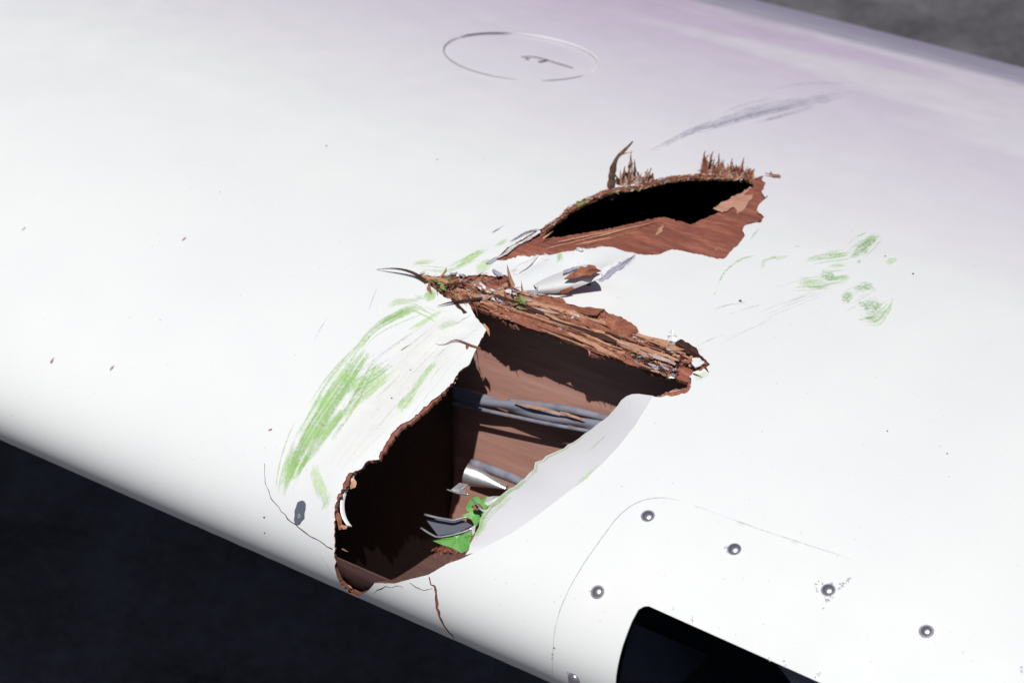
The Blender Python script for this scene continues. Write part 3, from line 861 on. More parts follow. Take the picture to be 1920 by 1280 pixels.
def curl_strip():
    pts = [(1147, 372, 0), (1145, 352, .004), (1146, 325, .017), (1151, 303, .028), (1160, 291, .035), (1172, 283, .040), (1181, 272, .046)]
    base = hit(1147, 354)[3] / FPX; P0, _ = stand(1147, 356, 0, 0)
    path = []
    for q in smooth_chain([(p[0], p[1]) for p in pts], 18):
        path.append(P0 + Vector(RIGHT) * (q[0] - 1147) * base + Vector((0, .05, 1)) * (356 - q[1]) * base / .8455)
    v, f = tube_mesh(path, [(.0023 - .0016 * (i / 17)**2) * random.uniform(.8, 1.2) for i in range(18)], 6, lobes=2, lobe_amp=.35)
    mesh_obj('curled_splinter', v, f, wood_material('weathered_strand', (.07, .035, .022), (.26, .16, .10), (30, 30, 90)), wing, smooth=False)
    v, f = merge([splinter_geo(path[11], path[14] + Vector(RIGHT) * .002, .0034, .0012, seg=4, jag=.5), splinter_geo(path[12], path[16] + Vector(RIGHT) * .003 - Vector((0, 0, .006)), .0030, .001, seg=4, jag=.5)])
    mesh_obj('curled_splinter', v, f, FIB[1], wing, smooth=False)
curl_strip()
# manual slivers: whisker at the left tip, stray barbs, bits on the skin
def px_splinter(pts, w, mat, name='splinter', th=.5):
    """a bent sliver through (px, py, height) points"""
    path = [at(*q) for q in smooth_chain(pts, 12)]
    n = len(path)
    v, f = tube_mesh(path, [max(.00012, w * K * .5 * (1 - i / (n - 1))**.75) for i in range(n)], 5, lobes=2, lobe_amp=.4)
    return mesh_obj(name, v, f, mat, wing, smooth=False)
px_splinter([(800, 530, .001), (782, 514, .004), (765, 507, .006), (745, 503, .006), (722, 503, .004), (706, 505, .0008)], 7, FIB[2])
px_splinter([(905, 560, .002), (870, 564, .003), (845, 566, .003), (820, 573, .002)], 8, FIB[2])
px_splinter([(901, 653, .0008), (885, 648, .0022), (868, 640, .0030), (852, 634, .0028), (843, 640, .002), (834, 648, .001), (818, 645, .0005)], 4, FIB[0])
splinter(at(878, 645, .002), at(874, 656, .0006), .0028, .001, FIB[0], wing)
px_splinter([(962, 538, .0), (957, 525, .005), (953, 510, .011), (951, 496, .017)], 9, FIB[1])
px_splinter([(979, 545, .001), (978, 535, .004), (977, 526, .007)], 3, FIB[0])
px_splinter([(1018, 447, .0), (1028, 440, .002), (1037, 433, .003)], 4, FIB[1])
px_splinter([(1105, 656, .0), (1106, 662, -.001), (1104, 668, -.003)], 4, FIB[1])
px_splinter([(905, 610, -.002), (915, 618, -.003), (918, 630, -.006)], 9, FIB[1])
px_splinter([(1300, 700, .001), (1308, 703, .001), (1317, 707, .0006)], 2.2, FIB[2])
px_splinter([(1322, 688, .001), (1326, 693, .001), (1329, 698, .0005)], 3, FIB[2])
px_splinter([(752, 657, .0002), (761, 650, .0006), (771, 645, .0002)], 1.8, FIB[2])
# dark bent-up tongue of wood at the right end and the brown tongue before it
def tongue(outline, heights, mat, th=.0022, name='wood_tongue'):
    q = []; n = len(outline)
    for i in range(n):
        a, b = outline[i], outline[(i + 1) % n]; ha, hb = heights[i], heights[(i + 1) % n]
        k = max(1, int(math.dist(a, b) / 5))
        for j in range(k):
            f_ = j / k; jt = 1.1 if j else .3
            q.append(at(a[0] + (b[0] - a[0]) * f_ + random.gauss(0, jt), a[1] + (b[1] - a[1]) * f_ + random.gauss(0, jt), ha + (hb - ha) * f_ + random.gauss(0, .0003)))
    v, f = flake_geo(q, th)
    return mesh_obj(name, v, f, mat, wing, smooth=False)
tongue([(1266, 643), (1276, 637), (1294, 646), (1306, 653), (1312, 667), (1320, 674), (1312, 676), (1298, 668), (1278, 660)], [.004, .006, .007, .006, .005, .004, .003, .002, .002], FIB[2], .0012)
for i in range(34):
    t_ = random.random(); a_ = np.array([1255 + 62 * t_, 650 + 34 * t_ + random.uniform(-6, 14)]); an = math.radians(random.gauss(28, 22)); L_ = random.uniform(10, 30) * (1 - .4 * t_)
    splinter(at(*a_, random.uniform(-.001, .004)), at(a_[0] + math.cos(an) * L_, a_[1] + math.sin(an) * L_, random.uniform(-.001, .004)), random.uniform(.0010, .0034), .001, FIB[random.choice([2, 2, 0, 0, 1])], wing, jag=.5, bend=random.gauss(0, .08))
tongue([(1135, 588), (1150, 590), (1172, 600), (1188, 610), (1197, 620), (1190, 625), (1175, 632), (1155, 628), (1138, 612)], [.002, .002, .002, .002, .002, .002, .001, .001, .001], FIB[0], .0015)
tongue([(1252, 640), (1253, 624), (1260, 618), (1266, 626), (1272, 634), (1268, 642)], [.002, .006, .008, .007, .005, .003], PAINT_CHIP, .001)
tongue([(1056, 560), (1052, 570), (1085, 577), (1120, 582), (1134, 580), (1120, 592), (1080, 588), (1040, 578), (1000, 562), (1015, 556)], [.0006] * 10, FIB[0], .001)
tongue([(1298, 672), (1312, 672), (1320, 678), (1312, 686), (1303, 688), (1297, 682)], [.005] * 6, PAINT_CHIP, .001)
tongue([(1337, 391), (1360, 377), (1382, 365), (1402, 356), (1416, 350), (1413, 364), (1404, 378), (1397, 391), (1381, 402), (1377, 389), (1354, 399)], [-.0024] * 11, wood_material('pale_veneer', (.42, .20, .14), (.60, .34, .25), (9, 46, 46)), .0006, 'veneer_patch')
for (a_, b__, w, c_) in [((1045, 454), (1170, 428), 4, 1), ((1090, 450), (1235, 414), 5, 1), ((1075, 460), (1195, 434), 4, 1), ((1130, 452), (1230, 415), 7, 0), ((1010, 470), (1110, 445), 4, 1), ((960, 478), (1035, 462), 5, 3), ((950, 480), (1010, 458), 6, 0), ((945, 482), (1000, 470), 4, 3), ((985, 462), (1040, 445), 5, 0), ((1145, 468), (1220, 448), 2.5, 3), ((1232, 440), (1245, 420), 9, 1), ((1095, 462), (1150, 448), 8, 2), ((1340, 470), (1365, 455), 9, 1)]:
    splinter(at(*a_, -.0016), at(*b__, -.0026), w * K, .0011, FIB[c_], wing, name='veneer_sliver', seg=7, jag=.45, up=(0, 0, 1), blunt=.2)
tongue([(1122, 527), (1136, 512), (1152, 500), (1172, 488), (1193, 476), (1178, 492), (1160, 506), (1140, 522), (1130, 529)], [.0008, .0022, .0022, .0016, .0004, .0004, .0006, .0004, .0004], LILAC, .0004, 'peeled_paint_and_shade')  # lilac grey puts the shaded side of the crease into the colour
tongue([(992, 552), (1002, 545), (1009, 536), (1011, 547), (1006, 553)], [.001, .003, .005, .003, .001], LILAC, .0004, 'peeled_paint_and_shade')
tongue([(962, 512), (975, 498), (992, 486), (1011, 477), (1000, 490), (984, 504), (970, 516)], [.0003, .0007, .0007, .0003, .0003, .0003, .0003], PAINT_CHIP, .0003, 'peeled_paint_and_shade')
tongue([(1056, 508), (1070, 504), (1085, 499), (1083, 503), (1068, 509), (1055, 513)], [.012, .013, .015, .015, .013, .012], LILAC, .0006, 'peeled_paint_and_shade')
tongue([(932, 484), (950, 470), (972, 456), (1000, 441), (1012, 432), (1014, 436), (990, 448), (965, 464), (945, 478)], [.0008, .0016, .0018, .0016, .001, .001, .001, .001, .0008], PAINT_CHIP, .0005, 'peeled_paint_and_shade')
tongue([(910, 494), (920, 487), (935, 481), (930, 487), (918, 494)], [.0008, .0012, .001, .0006, .0006], LILAC, .0004, 'peeled_paint_and_shade')
# pale torn paint flecks in the crushed wood
for (cx_, cy_, r, n, c) in [(893, 533, 7, 1, 0), (905, 540, 10, 1, 0), (920, 552, 13, 1, 0), (905, 557, 8, 1, 1), (935, 560, 9, 1, 1), (926, 545, 6, 1, 0), (952, 546, 6, 1, 0), (848, 514, 8, 1, 1), (866, 516, 6, 1, 1), (934, 514, 9, 1, 1),
                           (958, 548, 8, 1, 0), (1160, 628, 10, 1, 1), (1146, 620, 6, 1, 0), (1172, 634, 7, 1, 1), (1073, 595, 5, 1, 0), (1084, 592, 5, 1, 0), (1232, 690, 9, 1, 1), (1222, 684, 8, 1, 1), (1245, 688, 8, 1, 1), (1262, 645, 6, 1, 1),
                           (1256, 655, 6, 1, 0), (1207, 668, 5, 1, 1), (1215, 672, 5, 1, 1), (1200, 660, 4, 1, 0), (960, 600, 5, 1, 1), (1055, 615, 8, 1, 1), (1035, 605, 6, 1, 1), (1127, 513, 5, 1, 0), (1086, 467, 6, 1, 0)]:
    k = random.randint(8, 11); out = []; an = random.uniform(-.3, .9)
    for j in range(k):
        a = 2 * math.pi * j / k; rr = r * random.uniform(.35, 1.35)
        u, w = math.cos(a) * rr * 1.3, math.sin(a) * rr * .5
        out.append(at(cx_ + u * math.cos(an) - w * math.sin(an), cy_ + u * math.sin(an) + w * math.cos(an), random.uniform(.0004, .0030)))
    v, f = flake_geo(out, .0003)
    mesh_obj('paint_fleck', v, f, PAINT_CHIP if c == 0 else LILAC, wing, smooth=False)
# crumpled black foil and green leaf-like smears crushed into the wood
for i in range(26):
    x = random.uniform(1183, 1262); y = 668 + (x - 1183) * .38 + random.uniform(-7, 12)
    a = np.array([x, y]); b = a + np.array([random.uniform(5, 16), random.uniform(0, 9)])
    splinter(at(*a, random.uniform(0, .003)), at(*b, random.uniform(0, .003)), random.uniform(.001, .0026), .0007, METAL if i % 3 == 0 else FIB[2], wing, name='crushed_foil', jag=.5)
for (x, y, dx, dy) in [(960, 560, 20, 8), (968, 556, 14, 14), (975, 566, 12, 6), (968, 575, 16, 4), (962, 572, 10, -4), (976, 556, 8, 12), (822, 530, 16, 8), (812, 524, 14, 6), (826, 538, 10, 6), (1082, 385, 18, -9), (1090, 380, 16, -8)]:
    splinter(at(x, y, .004), at(x + dx, y + dy, .004), .0024, .0008, FIB[4] if random.random() < .6 else GREEN, wing, name='green_stained_splinter', jag=.5)

names = ['red_brown_fibres', 'tan_fibres', 'dark_fibres', 'pale_fibres', 'olive_fibres']
for k, gs in fib.items():
    if gs:
        v, f = merge(gs); o = mesh_obj(names[k], v, f, FIB[k], wing, smooth=False); o['kind'] = 'stuff'

# torn paint ribbon on the left edge
def ribbon():
    c = smooth_chain([(664, 882), (656, 900), (646, 915), (638, 935), (637, 955), (641, 972), (650, 984)], 16)
    rows = []
    for i, p in enumerate(c):
        w = 5 + 5 * (i / 15)
        h = -.003 - .004 * (i / 15)
        rows.append([at(p[0], p[1], h + .002), at(p[0] + w * .5, p[1] + 1, h + .0015), at(p[0] + w, p[1] + 2, h - .001)])
    o = loft(rows, .0008, [PAINT_CHIP, PAINT_CHIP, PAINT_CHIP], 'torn_paint_ribbon', wing)
    for (a, b_, w, c_) in [((655, 890), (662, 915), 16, 1), ((648, 900), (634, 940), 8, 0), ((634, 935), (629, 975), 7, 0), ((632, 960), (640, 992), 10, 0), ((640, 984), (650, 990), 9, 1), ((668, 880), (690, 866), 6, 3), ((641, 1028), (652, 1034), 2.5, 1)]:
        splinter(at(*a, -.003), at(*b_, -.004), w * K, .0012, FIB[c_], wing, jag=.4, blunt=.7)
ribbon()
for (a, b_, w, c_) in [((1246, 741), (1272, 732), 12, 0), ((1268, 738), (1290, 727), 10, 0), ((1240, 742), (1256, 737), 7, 1), ((1255, 735), (1280, 731), 5, 3), ((1288, 738), (1294, 722), 8, 0)]:
    splinter(at(*a, -.001), at(*b_, -.002), w * K, .0014, FIB[c_], wing, jag=.4, blunt=.6)
for (a, b_, w, c_) in [((640, 1096), (668, 1116), 6, 1), ((646, 1103), (680, 1117), 7, 0), ((652, 1096), (660, 1102), 4, 1)]:
    splinter(at(*a, -.003), at(*b_, -.003), w * K, .0012, FIB[c_], wing, jag=.4, blunt=.6)

# ------------------------------------------------------------------ wiring and pipes inside the bay
def cable(name, pts, Y, r, mat, sides=12, lobes=0, amp=0, twist=0, n=60, label=None):
    P = smooth_chain(pts, n)
    path = [at_wall(p[0], p[1], Y) for p in P]
    v, f = tube_mesh(path, r, sides, twist, lobes, amp)
    o = mesh_obj(name, v, f, mat, wing)
    if label: o['label'] = label
    return o
cable('wire_bundle', [(640, 680), (760, 713), (880, 743), (920, 753), (1000, 771), (1060, 786), (1120, 800), (1200, 818), (1300, 842)], 0.012, .0040, VINYL, 48, 2, .24, .21, 150, 'twisted grey vinyl wire bundle along the spar web')
cable('thin_cable', [(640, 700), (760, 733), (900, 767), (960, 780), (1020, 793), (1080, 804), (1140, 814), (1300, 850)], 0.016, .0014, TUBE, 10, label='thin grey cable below the twisted bundle')
cable('cable_sheath', [(955, 754), (1000, 758), (1050, 764), (1100, 775), (1150, 788), (1300, 830)], 0.007, .0026, TUBE, 10, label='grey sheath curving behind the twisted bundle')
for (a, b_) in [((965, 754), (1060, 778)), ((990, 759), (1085, 784)), ((1050, 772), (1098, 786)), ((1058, 773), (1094, 787))]:
    splinter(at_wall(*a, .018), at_wall(*b_, .018), .0022, .0012, FIB[1], wing, jag=.4)
cable('grey_pipe', [(884, 868), (930, 884), (985, 906), (1060, 938)], 0.018, .0034, TUBE, 14, n=20, label='straight grey pipe near the floor of the bay')

# crushed aluminium tube and torn green metal
def crushed_tube():
    A = at_wall(874, 888, .040); B = at_wall(950, 913, .034)
    rows = []; n = 12; sides = 14
    up = Vector((0, 0, 1)); d = (B - A).normalized(); a = d.cross(up).normalized(); b2 = a.cross(d)
    V = []; F = []
    for i in range(n):
        t = i / (n - 1); c = A.lerp(B, t)
        ra = .0068 * (1 - .55 * t**1.5); rb = .0072 * (1 - .85 * t**1.2)
        for k in range(sides):
            th = 2 * math.pi * k / sides
            V.append(c + a * math.cos(th) * ra + b2 * math.sin(th) * rb * (1 - .2 * math.sin(th * 2 + t * 3)))
    for i in range(n - 1):
        for k in range(sides):
            k2 = (k + 1) % sides
            F.append((i * sides + k, i * sides + k2, (i + 1) * sides + k2, (i + 1) * sides + k))
    mesh_obj('crushed_tube', V, F, METAL, wing)['label'] = 'crushed bare aluminium tube flattened at one end'
crushed_tube()
def metal_sheet(name, pts, depth, mat, mat2, label, up=(-.1, -.5, .8), th=.0008):
    out = [at(p[0], p[1], depth + (p[2] if len(p) > 2 else 0) * .15) for p in pts]
    v, f = flake_geo(out, th, up)
    o = mesh_obj(name, v, f, mat, wing, smooth=False); o['label'] = label
    return o
metal_sheet('torn_metal_sheet', [(846, 918, .002), (862, 905, .004), (878, 908, .004), (868, 916, 0), (876, 928, -.002), (858, 926, -.003)], -.055, METAL, METAL, 'small bright torn aluminium tab in the hole')
metal_sheet('green_metal_fragment', [(876, 946), (884, 934, .004), (896, 930, .006), (903, 938, .002), (914, 930, .007), (922, 941, .001), (934, 936, .004), (928, 952), (916, 960, .003), (910, 970), (900, 976, .002), (892, 988, -.004), (884, 974, -.004), (866, 966, .006), (882, 962, -.002), (874, 954, .003)], -.050, GREEN, METAL, 'upper green painted metal fragment with a hole in it')
metal_sheet('green_metal_fragment', [(812, 1014, .002), (828, 1010, .006), (838, 1003, .001), (852, 1004, .005), (866, 996, .001), (880, 993, .006), (892, 982, .004), (890, 998), (884, 1006, .004), (880, 1030, -.004), (866, 1037, -.004), (850, 1028, .002), (838, 1024, -.003), (826, 1020, .001)], -.048, GREEN, METAL, 'lower green painted metal fragment beside the torn flap')
for q in ([(908, 944, .004), (914, 932, .008), (926, 930, .008), (938, 930, .006), (926, 944, .004), (914, 948, .003)], [(884, 988, .004), (892, 984, .006), (890, 998, .002), (886, 1004, .001)], [(870, 1000, .003), (884, 992, .005), (880, 997, .003)], [(896, 952, .006), (908, 958, .004), (918, 953, .006), (910, 962, .003)]):
    v, f = flake_geo([at(a_, b__, -.044 + c_) for a_, b__, c_ in q], .0006); mesh_obj('torn_metal_sheet', v, f, PAINT_CHIP, wing, smooth=False)
v, f = flake_geo([at(886, 948, -.043), at(898, 944, -.042), at(906, 952, -.043), at(898, 957, -.044), at(888, 955, -.044)], .0008)
mesh_obj('brown_wood_chip', v, f, FIB[0], wing, smooth=False)
def wire_edge(pts, depth, w, label):
    path = [at(p[0], p[1], depth) for p in chain(pts, 14)]
    v, f = tube_mesh(path, w * K * .5, 6, lobes=2, lobe_amp=.3)
    mesh_obj('bent_metal_edge', v, f, METAL, wing)['label'] = label
wire_edge([(789, 989), (806, 1000), (820, 1007), (845, 1003), (868, 997), (888, 988)], -.046, 3.6, 'bright bent metal edge above the lower green fragment')
wire_edge([(796, 964), (820, 970), (850, 975), (866, 970), (878, 968)], -.050, 4.5, 'bright bent metal edge left of the upper green fragment')
wire_edge([(838, 917), (858, 924), (879, 926)], -.052, 3.0, 'short bright metal edge under the crushed tube')
wire_edge([(885, 935), (895, 946), (903, 955), (912, 957)], -.040, 3.0, 'bright curled metal edge on the upper green fragment')
metal_sheet('dark_metal_sheet', [(800, 975), (830, 972), (868, 975), (886, 985), (860, 998), (822, 1004)], -.056, GUNMETAL, METAL, 'dark metal sheet between the two bright bent edges')

# ------------------------------------------------------------------ debris lying on the floor of the hole
def floor_point(px, py):
    """inside face of the lower nose skin, seen through the hole"""
    r = ray(px, py); Q = PROF - NRM * .0042
    o = CAM[1:]; d = r[1:]; A = Q[:-1]; e = Q[1:] - Q[:-1]
    den = d[0] * e[:, 1] - d[1] * e[:, 0]; ao = A - o
    tt = (ao[:, 0] * e[:, 1] - ao[:, 1] * e[:, 0]) / den; w = (ao[:, 0] * d[1] - ao[:, 1] * d[0]) / den
    ok = (w >= 0) & (w <= 1) & (tt > 0)
    return Vector(CAM + tt[ok].max() * r)
c0 = floor_point(826, 1040)
gs = []
for i in range(150):
    a = Vector((random.gauss(0, .0065), random.gauss(0, .004), abs(random.gauss(0, .003))))
    b_ = a + Vector((random.gauss(0, .005), random.gauss(0, .004), random.gauss(0, .0035)))
    gs.append(splinter_geo(c0 + a, c0 + b_, random.uniform(.0006, .0018), .0006, seg=3, jag=.5))
v, f = merge(gs)
o = mesh_obj('wood_fibre_clump', v, f, FIB[0], smooth=False)
o['label'] = 'fuzzy brown tuft of torn wood fibre lying inside the hole'; o['category'] = 'wood debris'
c1 = floor_point(794, 1034)
v, f = flake_geo([c1 + Vector((math.cos(a) * .0045 * random.uniform(.5, 1.2), .001, math.sin(a) * .007 * random.uniform(.6, 1.2) + .004)) for a in np.linspace(0, 2 * math.pi, 9)[:-1]], .001, (.2, -1, .3))
o = mesh_obj('paint_chip', v, f, PAINT_CHIP, smooth=False)
o['label'] = 'small white paint chip lying inside the hole beside the fibre tuft'; o['category'] = 'paint chip'
# loose splinter lying on the skin
v, f = splinter_geo(at(1464, 331, .0012), at(1434, 325, .0022), .0030, .0012, seg=5, jag=.4)
v2, f2 = splinter_geo(at(1447, 328, .002), at(1445, 321, .004), .0016, .001, seg=3)
v, f = merge([(v, f), (v2, f2)])
o = mesh_obj('loose_splinter', v, f, FIB[0], smooth=False)
o['label'] = 'tiny loose brown splinter on the white skin right of the upper gash'; o['category'] = 'wood splinter'

# ------------------------------------------------------------------ landing light: cover plate, screws, lens, housing
gx = np.arange(PLATE[:, 0].min(), PLATE[:, 0].max(), .012); gsn = np.arange(PLATE[:, 1].min(), PLATE[:, 1].max(), .0035)
PP = np.array([(x, s) for x in gx for s in gsn])
def densify(poly, st):
    out = []
    for a, b in zip(poly, np.roll(poly, -1, 0)):
        k = max(1, int(np.linalg.norm(b - a) / st))
        out += [a + (b - a) * j / k for j in range(k)]
    return np.array(out)
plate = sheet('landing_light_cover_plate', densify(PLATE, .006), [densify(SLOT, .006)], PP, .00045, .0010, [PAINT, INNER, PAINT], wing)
plate['label'] = 'white cover plate screwed around the dark landing light opening'
def screw_mesh():
    V = []; F = []; MI = []
    R0, H = .0042, .0024; rings = 7; seg = 24
    for i in range(rings + 1):
        a = (math.pi / 2) * i / rings
        for k in range(seg):
            th = 2 * math.pi * k / seg
            V.append((R0 * math.cos(a * .98) * math.cos(th), R0 * math.cos(a * .98) * math.sin(th), H * math.sin(a)))
    for i in range(rings):
        for k in range(seg):
            k2 = (k + 1) % seg
            F.append((i * seg + k, i * seg + k2, (i + 1) * seg + k2, (i + 1) * seg + k)); MI.append(0)
    F.append(tuple(rings * seg + k for k in range(seg))); MI.append(0)
    # cross recess: two thin dark blades sunk in the crown
    for ang in (0, math.pi / 2):
        c, s = math.cos(ang), math.sin(ang); k = len(V)
        for z in (H * .55, H * .975):
            for (u, w) in ((-.0017, -.00033), (.0017, -.00033), (.0017, .00033), (-.0017, .00033)):
                V.append((u * c - w * s, u * s + w * c, z - abs(u) * .12))
        F.append((k + 4, k + 5, k + 6, k + 7)); MI.append(1)
        for j in range(4): F.append((k + j, k + (j + 1) % 4, k + 4 + (j + 1) % 4, k + 4 + j)); MI.append(1)
    me = bpy.data.meshes.new('screw')
    me.from_pydata(V, [], F); me.materials.append(SCREW); me.materials.append(RECESS)
    me.polygons.foreach_set('material_index', MI)
    me.polygons.foreach_set('use_smooth', [m_ == 0 for m_ in MI]); me.update()
    return me
sm_ = screw_mesh()
SCREWS = [(1215, 968), (1377, 1030), (1553, 1106), (1737, 1183), (1121, 1110), (1077, 1271)]
for p in SCREWS:
    x, s = hit(*p)[:2]; q = bpy.data.objects.new('screw', sm_); col.objects.link(q); q.parent = plate
    q.location = Vector(surf(x, s, .0003)[0]); q.scale = (random.uniform(.92, 1.03),) * 2 + (random.uniform(.8, 1.1),)
    q.rotation_mode = 'QUATERNION'
    q.rotation_quaternion = normal_at(s).to_track_quat('Z', 'Y') @ Matrix.Rotation(random.uniform(0, 1.5), 3, 'Z').to_quaternion()
for p in SCREWS:
    x, s = hit(*p)[:2]; V = []; F = []
    for k in range(20):
        a = 2 * math.pi * k / 20
        for r in (.0036, .00445): V.append(surf(x + r * math.cos(a), s + r * math.sin(a), .00062)[0])
    for k in range(20):
        k2 = (k + 1) % 20; F.append((2 * k, 2 * k + 1, 2 * k2 + 1, 2 * k2))
    mesh_obj('screw_dirt_ring', V, F, SC_RING, plate)
# lens: curved clear sheet just inside the plate
lx = np.arange(SLOT[:, 0].min() - .006, SLOT[:, 0].max() + .006, .02); ls = np.linspace(-.05, SLOT[:, 1].max() + .006, 26)
rows = [[Vector(surf(x, s, -.0032)[0]) for s in ls] for x in lx]
o = loft(rows, .0012, [GLASS, GLASS, GLASS], 'landing_light_lens', wing)
if sum((p.normal @ Vector((0, -.6, .8)) if False else p.normal.dot(Vector((0, -.6, .8)))) for p in o.data.polygons if p.material_index == 0) < 0:
    bpy.data.objects.remove(o); o = loft([r[::-1] for r in rows], .0012, [GLASS, GLASS, GLASS], 'landing_light_lens', wing)
o['label'] = 'clear curved lens of the landing light'
x0, x1 = SLOT[:, 0].min() - .012, xr + .012
hs = Vector(surf(x0, SLOT[:, 1].max() + .012, -.004)[0]); hl_ = Vector(surf(x0, -.055, -.004)[0])
v = []
for x in (x0, x1): v += [(x, hs.y, hs.z), (x, hs.y + .035, hs.z - .012), (x, .12, -.045), (x, hl_.y, hl_.z)]
mesh_obj('landing_light_housing', v, [(0, 1, 5, 4), (1, 2, 6, 5), (2, 3, 7, 6), (0, 3, 2, 1), (4, 5, 6, 7)], DARK, wing, smooth=False)
mesh_obj('housing_side_panel', [(x0 + .004, .035, .028), (x0 + .034, .085, -.02), (x0 + .018, .06, -.045), (x0 + .004, .015, -.03)], [(0, 1, 2, 3)], BLUEISH, wing, smooth=False)
mesh_obj('reflector_panel', [tuple(at(1452, 1238, -.007)), tuple(at(1600, 1305, -.007)), tuple(at(1500, 1300, -.016)), tuple(at(1470, 1262, -.012))], [(0, 1, 2, 3)], GREYPANEL, wing, smooth=False)

# ------------------------------------------------------------------ round filler cap
def cap():
    V = []; F = []; n = 72; rr = [0, .25, .5, .75, .93, 1.0]
    root = empty('filler_cap', wing)
    def hgt(x, s): return -.0011
    R = CAP_R - .0002
    V.append(surf(*CAP_C, hgt(*CAP_C))[0])
    for r in rr[1:]:
        for k in range(n):
            a = 2 * math.pi * k / n; x, s = CAP_C[0] + R * r * math.cos(a), CAP_C[1] + R * r * math.sin(a)
            V.append(surf(x, s, hgt(x, s))[0])
    for k in range(n): F.append((0, 1 + k, 1 + (k + 1) % n))
    for i in range(len(rr) - 2):
        for k in range(n): F.append((1 + i * n + k, 1 + (i + 1) * n + k, 1 + (i + 1) * n + (k + 1) % n, 1 + i * n + (k + 1) % n))
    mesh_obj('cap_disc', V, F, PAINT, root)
    V = []; F = []
    for k in range(n):
        a = 2 * math.pi * k / n
        for (r, h) in ((CAP_R + .0002, -.0010), (CAP_R + .0002, -.0060)):
            V.append(surf(CAP_C[0] + r * math.cos(a), CAP_C[1] + r * math.sin(a), h)[0])
    for k in range(n):
        k2 = (k + 1) % n; F.append((2 * k, 2 * k2, 2 * k2 + 1, 2 * k + 1))
    mesh_obj('cap_seat', V, F, PAINT_CHIP, root)
    for (a0, a1, w, m_) in ((8, 128, .0011, PAINT_CHIP), (130, 176, .0007, LATCH), (178, 300, .00040, LATCH), (318, 356, .00045, LATCH)):  # thin tubes: white for the lit back edge, dark for shade in the gap
        path = []
        for q in np.linspace(math.radians(a0), math.radians(a1), 30): path.append(surf(CAP_C[0] + CAP_R * math.cos(q), CAP_C[1] + CAP_R * math.sin(q), .0001)[0])
        v, f = tube_mesh(path, [w * min(1, .25 + 4 * min(i, 29 - i) / 29) for i in range(30)], 8); mesh_obj('cap_edge_line', v, f, m_, root)
    for (pts, w) in (([(978, 108), (992, 106), (1010, 108), (1024, 113), (1050, 121), (1074, 128)], 2.2), ([(1010, 117), (1020, 116), (1026, 113)], 4.0), ([(985, 111), (993, 112)], 3.5)):
        P = smooth_chain(pts, 12); path = [at(p[0], p[1], -.0008) for p in P]
        v, f = tube_mesh(path, w * .00048 * .5, 6); mesh_obj('latch', v, f, LATCH, root)
cap()

# ------------------------------------------------------------------ marks on the paint: thin films of transferred paint, rubber and painted crease shade
scuff_level = [0]
def stroke_geo(pts, n, across, lift):
    C = chain(pts, n)
    for _ in range(2): C[1:-1] = (C[:-2] + 2 * C[1:-1] + C[2:]) / 4
    V = []; U1 = []; U2 = []; F = []; acc = 0.0; prev = None
    ox, oy = random.uniform(0, 50), random.uniform(0, 50)
    for i in range(n):
        d = C[min(i + 1, n - 1), :2] - C[max(i - 1, 0), :2]; d /= np.linalg.norm(d) + 1e-9
        nn = np.array([-d[1], d[0]])
        x, s, P, dist = hit(C[i, 0], C[i, 1])
        if prev is not None: acc += np.linalg.norm(P - prev)
        prev = P
        for j in range(across + 1):
            v = j / across
            q = C[i, :2] + nn * (v - .5) * C[i, 2]
            hx = hit(q[0], q[1]); V.append(surf(hx[0], hx[1], lift)[0])
            U1.append((i / (n - 1), v)); U2.append((acc + ox, (v - .5) * C[i, 2] * dist / FPX + oy))
    for i in range(n - 1):
        for j in range(across):
            a = i * (across + 1) + j; F.append((a, a + 1, a + across + 2, a + across + 1))
    return V, F, U1, U2
def film(name, strokes, mat):
    V = []; F = []; U1 = []; U2 = []
    for v, f, a, b in strokes:
        k = len(V); V += v; U1 += a; U2 += b; F += [tuple(i + k for i in q) for q in f]
    o = mesh_obj(name, V, F, mat, skin); me = o.data
    idx = np.empty(len(me.loops), int); me.loops.foreach_get('vertex_index', idx)
    for nm, U in (('unit', U1), ('metres', U2)):
        l = me.uv_layers.new(name=nm); l.data.foreach_set('uv', np.array(U)[idx].ravel())
    return o
def scuff(pts, mat, name='paint_scuff', lift=.00025, n=26, across=6):
    """a stroke through (px, py, width px); the film follows the skin"""
    scuff_level[0] = (scuff_level[0] + 1) % 12
    return film(name, [stroke_geo(pts, n, across, lift + scuff_level[0] * .00002)], mat)
def streaks(pts, count, mat, name, w=(1.5, 4.5), lift=.0005, reach=1.0):
    """a bundle of thin scrape lines running along a stroke"""
    P = chain(pts, 60); out = []
    for i in range(count):
        a = random.randrange(0, 44); b = min(59, a + random.randrange(10, 50)); o_ = random.gauss(0, .28) * reach; k = random.uniform(*w); dr = random.gauss(0, .12)
        q = []
        for t_ in np.linspace(a, b, 6).astype(int):
            d = P[min(t_ + 1, 59), :2] - P[max(t_ - 1, 0), :2]; d /= np.linalg.norm(d) + 1e-9
            c = P[t_, :2] + np.array([-d[1], d[0]]) * P[t_, 2] * (o_ + dr * (t_ - a) / 60)
            q.append((c[0], c[1], k))
        out.append(stroke_geo(q, 12, 2, lift + (i % 15) * .00001))
    return film(name, out, mat)
g = 'green_paint_scuff'
scuff([(534, 930, 22), (548, 885, 34), (575, 830, 46), (608, 775, 56), (640, 725, 56), (668, 685, 40), (690, 655, 20)], SC_GREEN, g, n=36, across=8)
scuff([(530, 935, 14), (540, 895, 22), (556, 850, 24), (575, 815, 18)], SC_GREEN, g)
scuff([(560, 880, 16), (590, 845, 20), (625, 790, 16), (660, 750, 10)], SC_GREEN, g)
